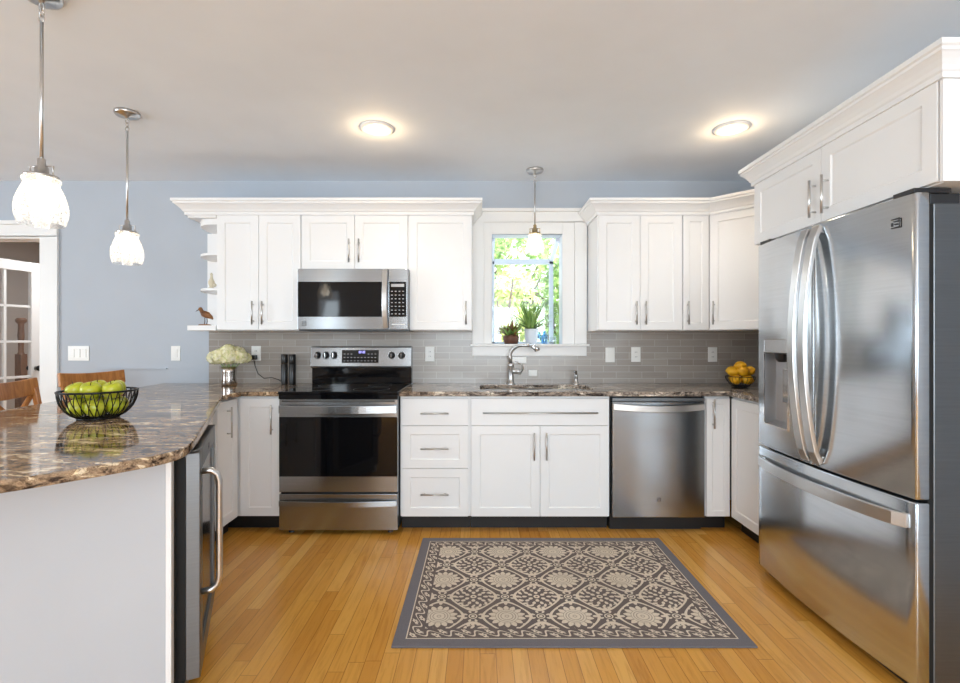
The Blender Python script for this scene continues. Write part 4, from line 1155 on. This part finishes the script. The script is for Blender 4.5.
for nm, mt_, cnt in (('leaves', 'leafred', 46), ('green_leaves', 'leaf', 40)):
    m = MB()
    for k in range(cnt): blade(m, (rq.uniform(-.035, .035), rq.uniform(-.035, .035), .062), rq.uniform(0, 2*PI), rq.uniform(.08, .17), rq.uniform(.5, 1.5), .02, .3, 4)
    m.build(nm, mt_, t)
t = thing('glass_jar', 'small clear glass jar at the right end of the window shelf', 'jar', (.598, 3.93, pz_))
MB().lathe([(.001, 0), (.026, 0), (.029, .006), (.029, .05), (.024, .058), (.026, .064), (.023, .064), (.021, .058), (.026, .05), (.026, .008), (.001, .005)], seg=22).build('jar_body', 'clearglass', t)
t = thing('glass_bottle', 'small pale blue glass bottle beside the white pot on the window shelf', 'bottle', (.545, 4.06, pz_))
MB().lathe([(.001, 0), (.024, 0), (.027, .006), (.027, .07), (.012, .09), (.011, .11), (.008, .11), (.009, .09), (.024, .069), (.024, .008), (.001, .005)], seg=22).build('bottle_body', 'blueglass', t)

# ------------------------------------------------------------------ bar stools behind the peninsula
def stool(x, y, rz, label):
    t = thing('bar_stool', label, 'stool', (x, y, 0), rz, 'wooden bar stools at the peninsula')
    # local: faces +y (towards worktop); back at -y
    seat = MB().prism(rrect(-.2, .2, -.18, .12, .05), .62, .655).build('seat', 'stoolwood', t, bevel=.008)
    for sx_ in (-1, 1):
        MB().tube([(sx_*.17, .09, .62), (sx_*.2, .13, 0)], [.019, .015], 10).build('leg', 'stoolwood', t)
        MB().tube([(sx_*.175, -.15, .62), (sx_*.2, -.2, 0)], [.019, .015], 10).build('leg', 'stoolwood', t)
        MB().strip([(sx_*.165, -.165, .64), (sx_*.17, -.18, .8), (sx_*.175, -.215, .985)], .034, .024, (1, 0, 0)).build('back_post', 'stoolwood', t, bevel=.004)
    m = MB()
    for z in (.22, .36): 
        m.tube([(-.187, .113, z), (.187, .113, z)], .011, 8) if z < .3 else m.tube([(-.19, -.175, z), (.19, -.175, z)], .011, 8)
        for sx_ in (-1, 1): m.tube([(sx_*.188, .112, z+.05), (sx_*.19, -.18, z+.05)], .011, 8)
    m.build('stretcher', 'stoolwood', t)
    N = 14; pts = [(-.2+.4*i/N, -.218-.02*math.sin(PI*i/N), .985+.012*abs(2*i/N-1)**2) for i in range(N+1)]
    MB().strip(pts, .088, .024, (0, -.15, 1)).build('top_rail', 'stoolwood', t, bevel=.005)
    MB().strip([(-.17, -.178, .68), (0, -.198, .82), (.172, -.212, .95)], .028, .014, (1, 0, -1)).strip([(.17, -.192, .68), (0, -.212, .82), (-.172, -.226, .95)], .028, .014, (1, 0, 1)).build('cross_brace', 'stoolwood', t, bevel=.003)
    return t
# back rail centres: A (-2.41,2.46), B (-2.56,3.18); facing +x-ish
def place_stool(cx, cy, dirx, diry, label):
    a = math.atan2(diry, dirx)              # rail direction
    rz = a-PI if math.cos(a-PI) and False else a
    # local rail along x at y=-.22; local x -> rail dir; choose so +y faces +x world
    for rz in (a, a+PI):
        if -math.sin(rz) > 0: break
    ox, oy = 0, -.225
    wx_ = ox*math.cos(rz)-oy*math.sin(rz); wy_ = ox*math.sin(rz)+oy*math.cos(rz)
    return stool(cx-wx_, cy-wy_, rz, label)
place_stool(-2.385, 2.44, -.12, .42, 'wooden cross-back bar stool in front of the french door')
place_stool(-2.565, 3.18, .14, .42, 'wooden bar stool behind the bowl of apples')

# ------------------------------------------------------------------ outside
g = MB().box(-8, 14, 7.3, 30, -.3, -.05).build('ground_outside', 'grass'); tag(g, 'pale sunlit lawn outside the window', 'lawn', kind='structure')
def tree(x, y, H, R_, m_, nleaf, label, seed, leaf=.09):
    q = random.Random(seed); t = thing('garden_tree', label, 'tree', (x, y, -.06), 0, 'trees outside the window')
    tr = MB().tube([(0, 0, 0), (.05, .02, H*.4), (-.03, 0, H*.75)], [.12, .09, .04], 10)
    for k in range(7):
        a = q.uniform(0, 6.28); z = H*q.uniform(.3, .6); tr.tube([(0, 0, z), (R_*.4*math.cos(a), R_*.4*math.sin(a), z+.4), (R_*.75*math.cos(a), R_*.75*math.sin(a), z+.9)], [.04, .025, .01], 6)
    tr.build('trunk', 'bark', t)
    m = MB(); cl = [(q.uniform(-.7, .7)*R_, q.uniform(-.7, .7)*R_, H*q.uniform(.15, 1.0), q.uniform(.3, .55)*R_*.8) for _ in range(26)]
    for k in range(nleaf):
        c = q.choice(cl); v = Vector((q.gauss(0, 1), q.gauss(0, 1), q.gauss(0, 1))).normalized()*c[3]*q.uniform(.55, 1)
        p = Vector((c[0], c[1], c[2]))+v; p.z = max(.1, p.z)
        a = Vector((q.uniform(-1, 1), q.uniform(-1, 1), q.uniform(-1, 1))).normalized(); b2 = a.orthogonal().normalized()
        s = leaf*q.uniform(.6, 1.3)
        m.add([p-a*s, p+b2*s*.45, p+a*s, p-b2*s*.45], [(0, 1, 2, 3)])
    m.build('crown', m_, t)
tree(.5, 8.6, 3.4, 1.3, 'tree1', 3200, 'leafy green tree seen through the middle of the window', 1)
tree(-.2, 9.8, 3.8, 1.2, 'tree3', 2600, 'pale yellow-green tree at the left of the window view', 2)
tree(.38, 7.9, 2.35, .42, 'tree2', 420, 'dark blue-green young tree low in the window view', 3, .07)
tree(2.0, 10.5, 4.6, 1.5, 'tree1', 3000, 'tall green tree behind the others outside the window', 4)
tree(.3, 6.9, 2.2, .7, 'tree3', 2200, 'low pale shrub-like tree at the left bottom of the window view', 6, .07)
tree(1.1, 7.3, 2.3, .8, 'tree1', 2200, 'low green shrub-like tree behind the white pot', 7, .07)
tree(1.75, 6.6, 3.2, .6, 'tree2', 2200, 'dark tree close to the right side of the window', 5)
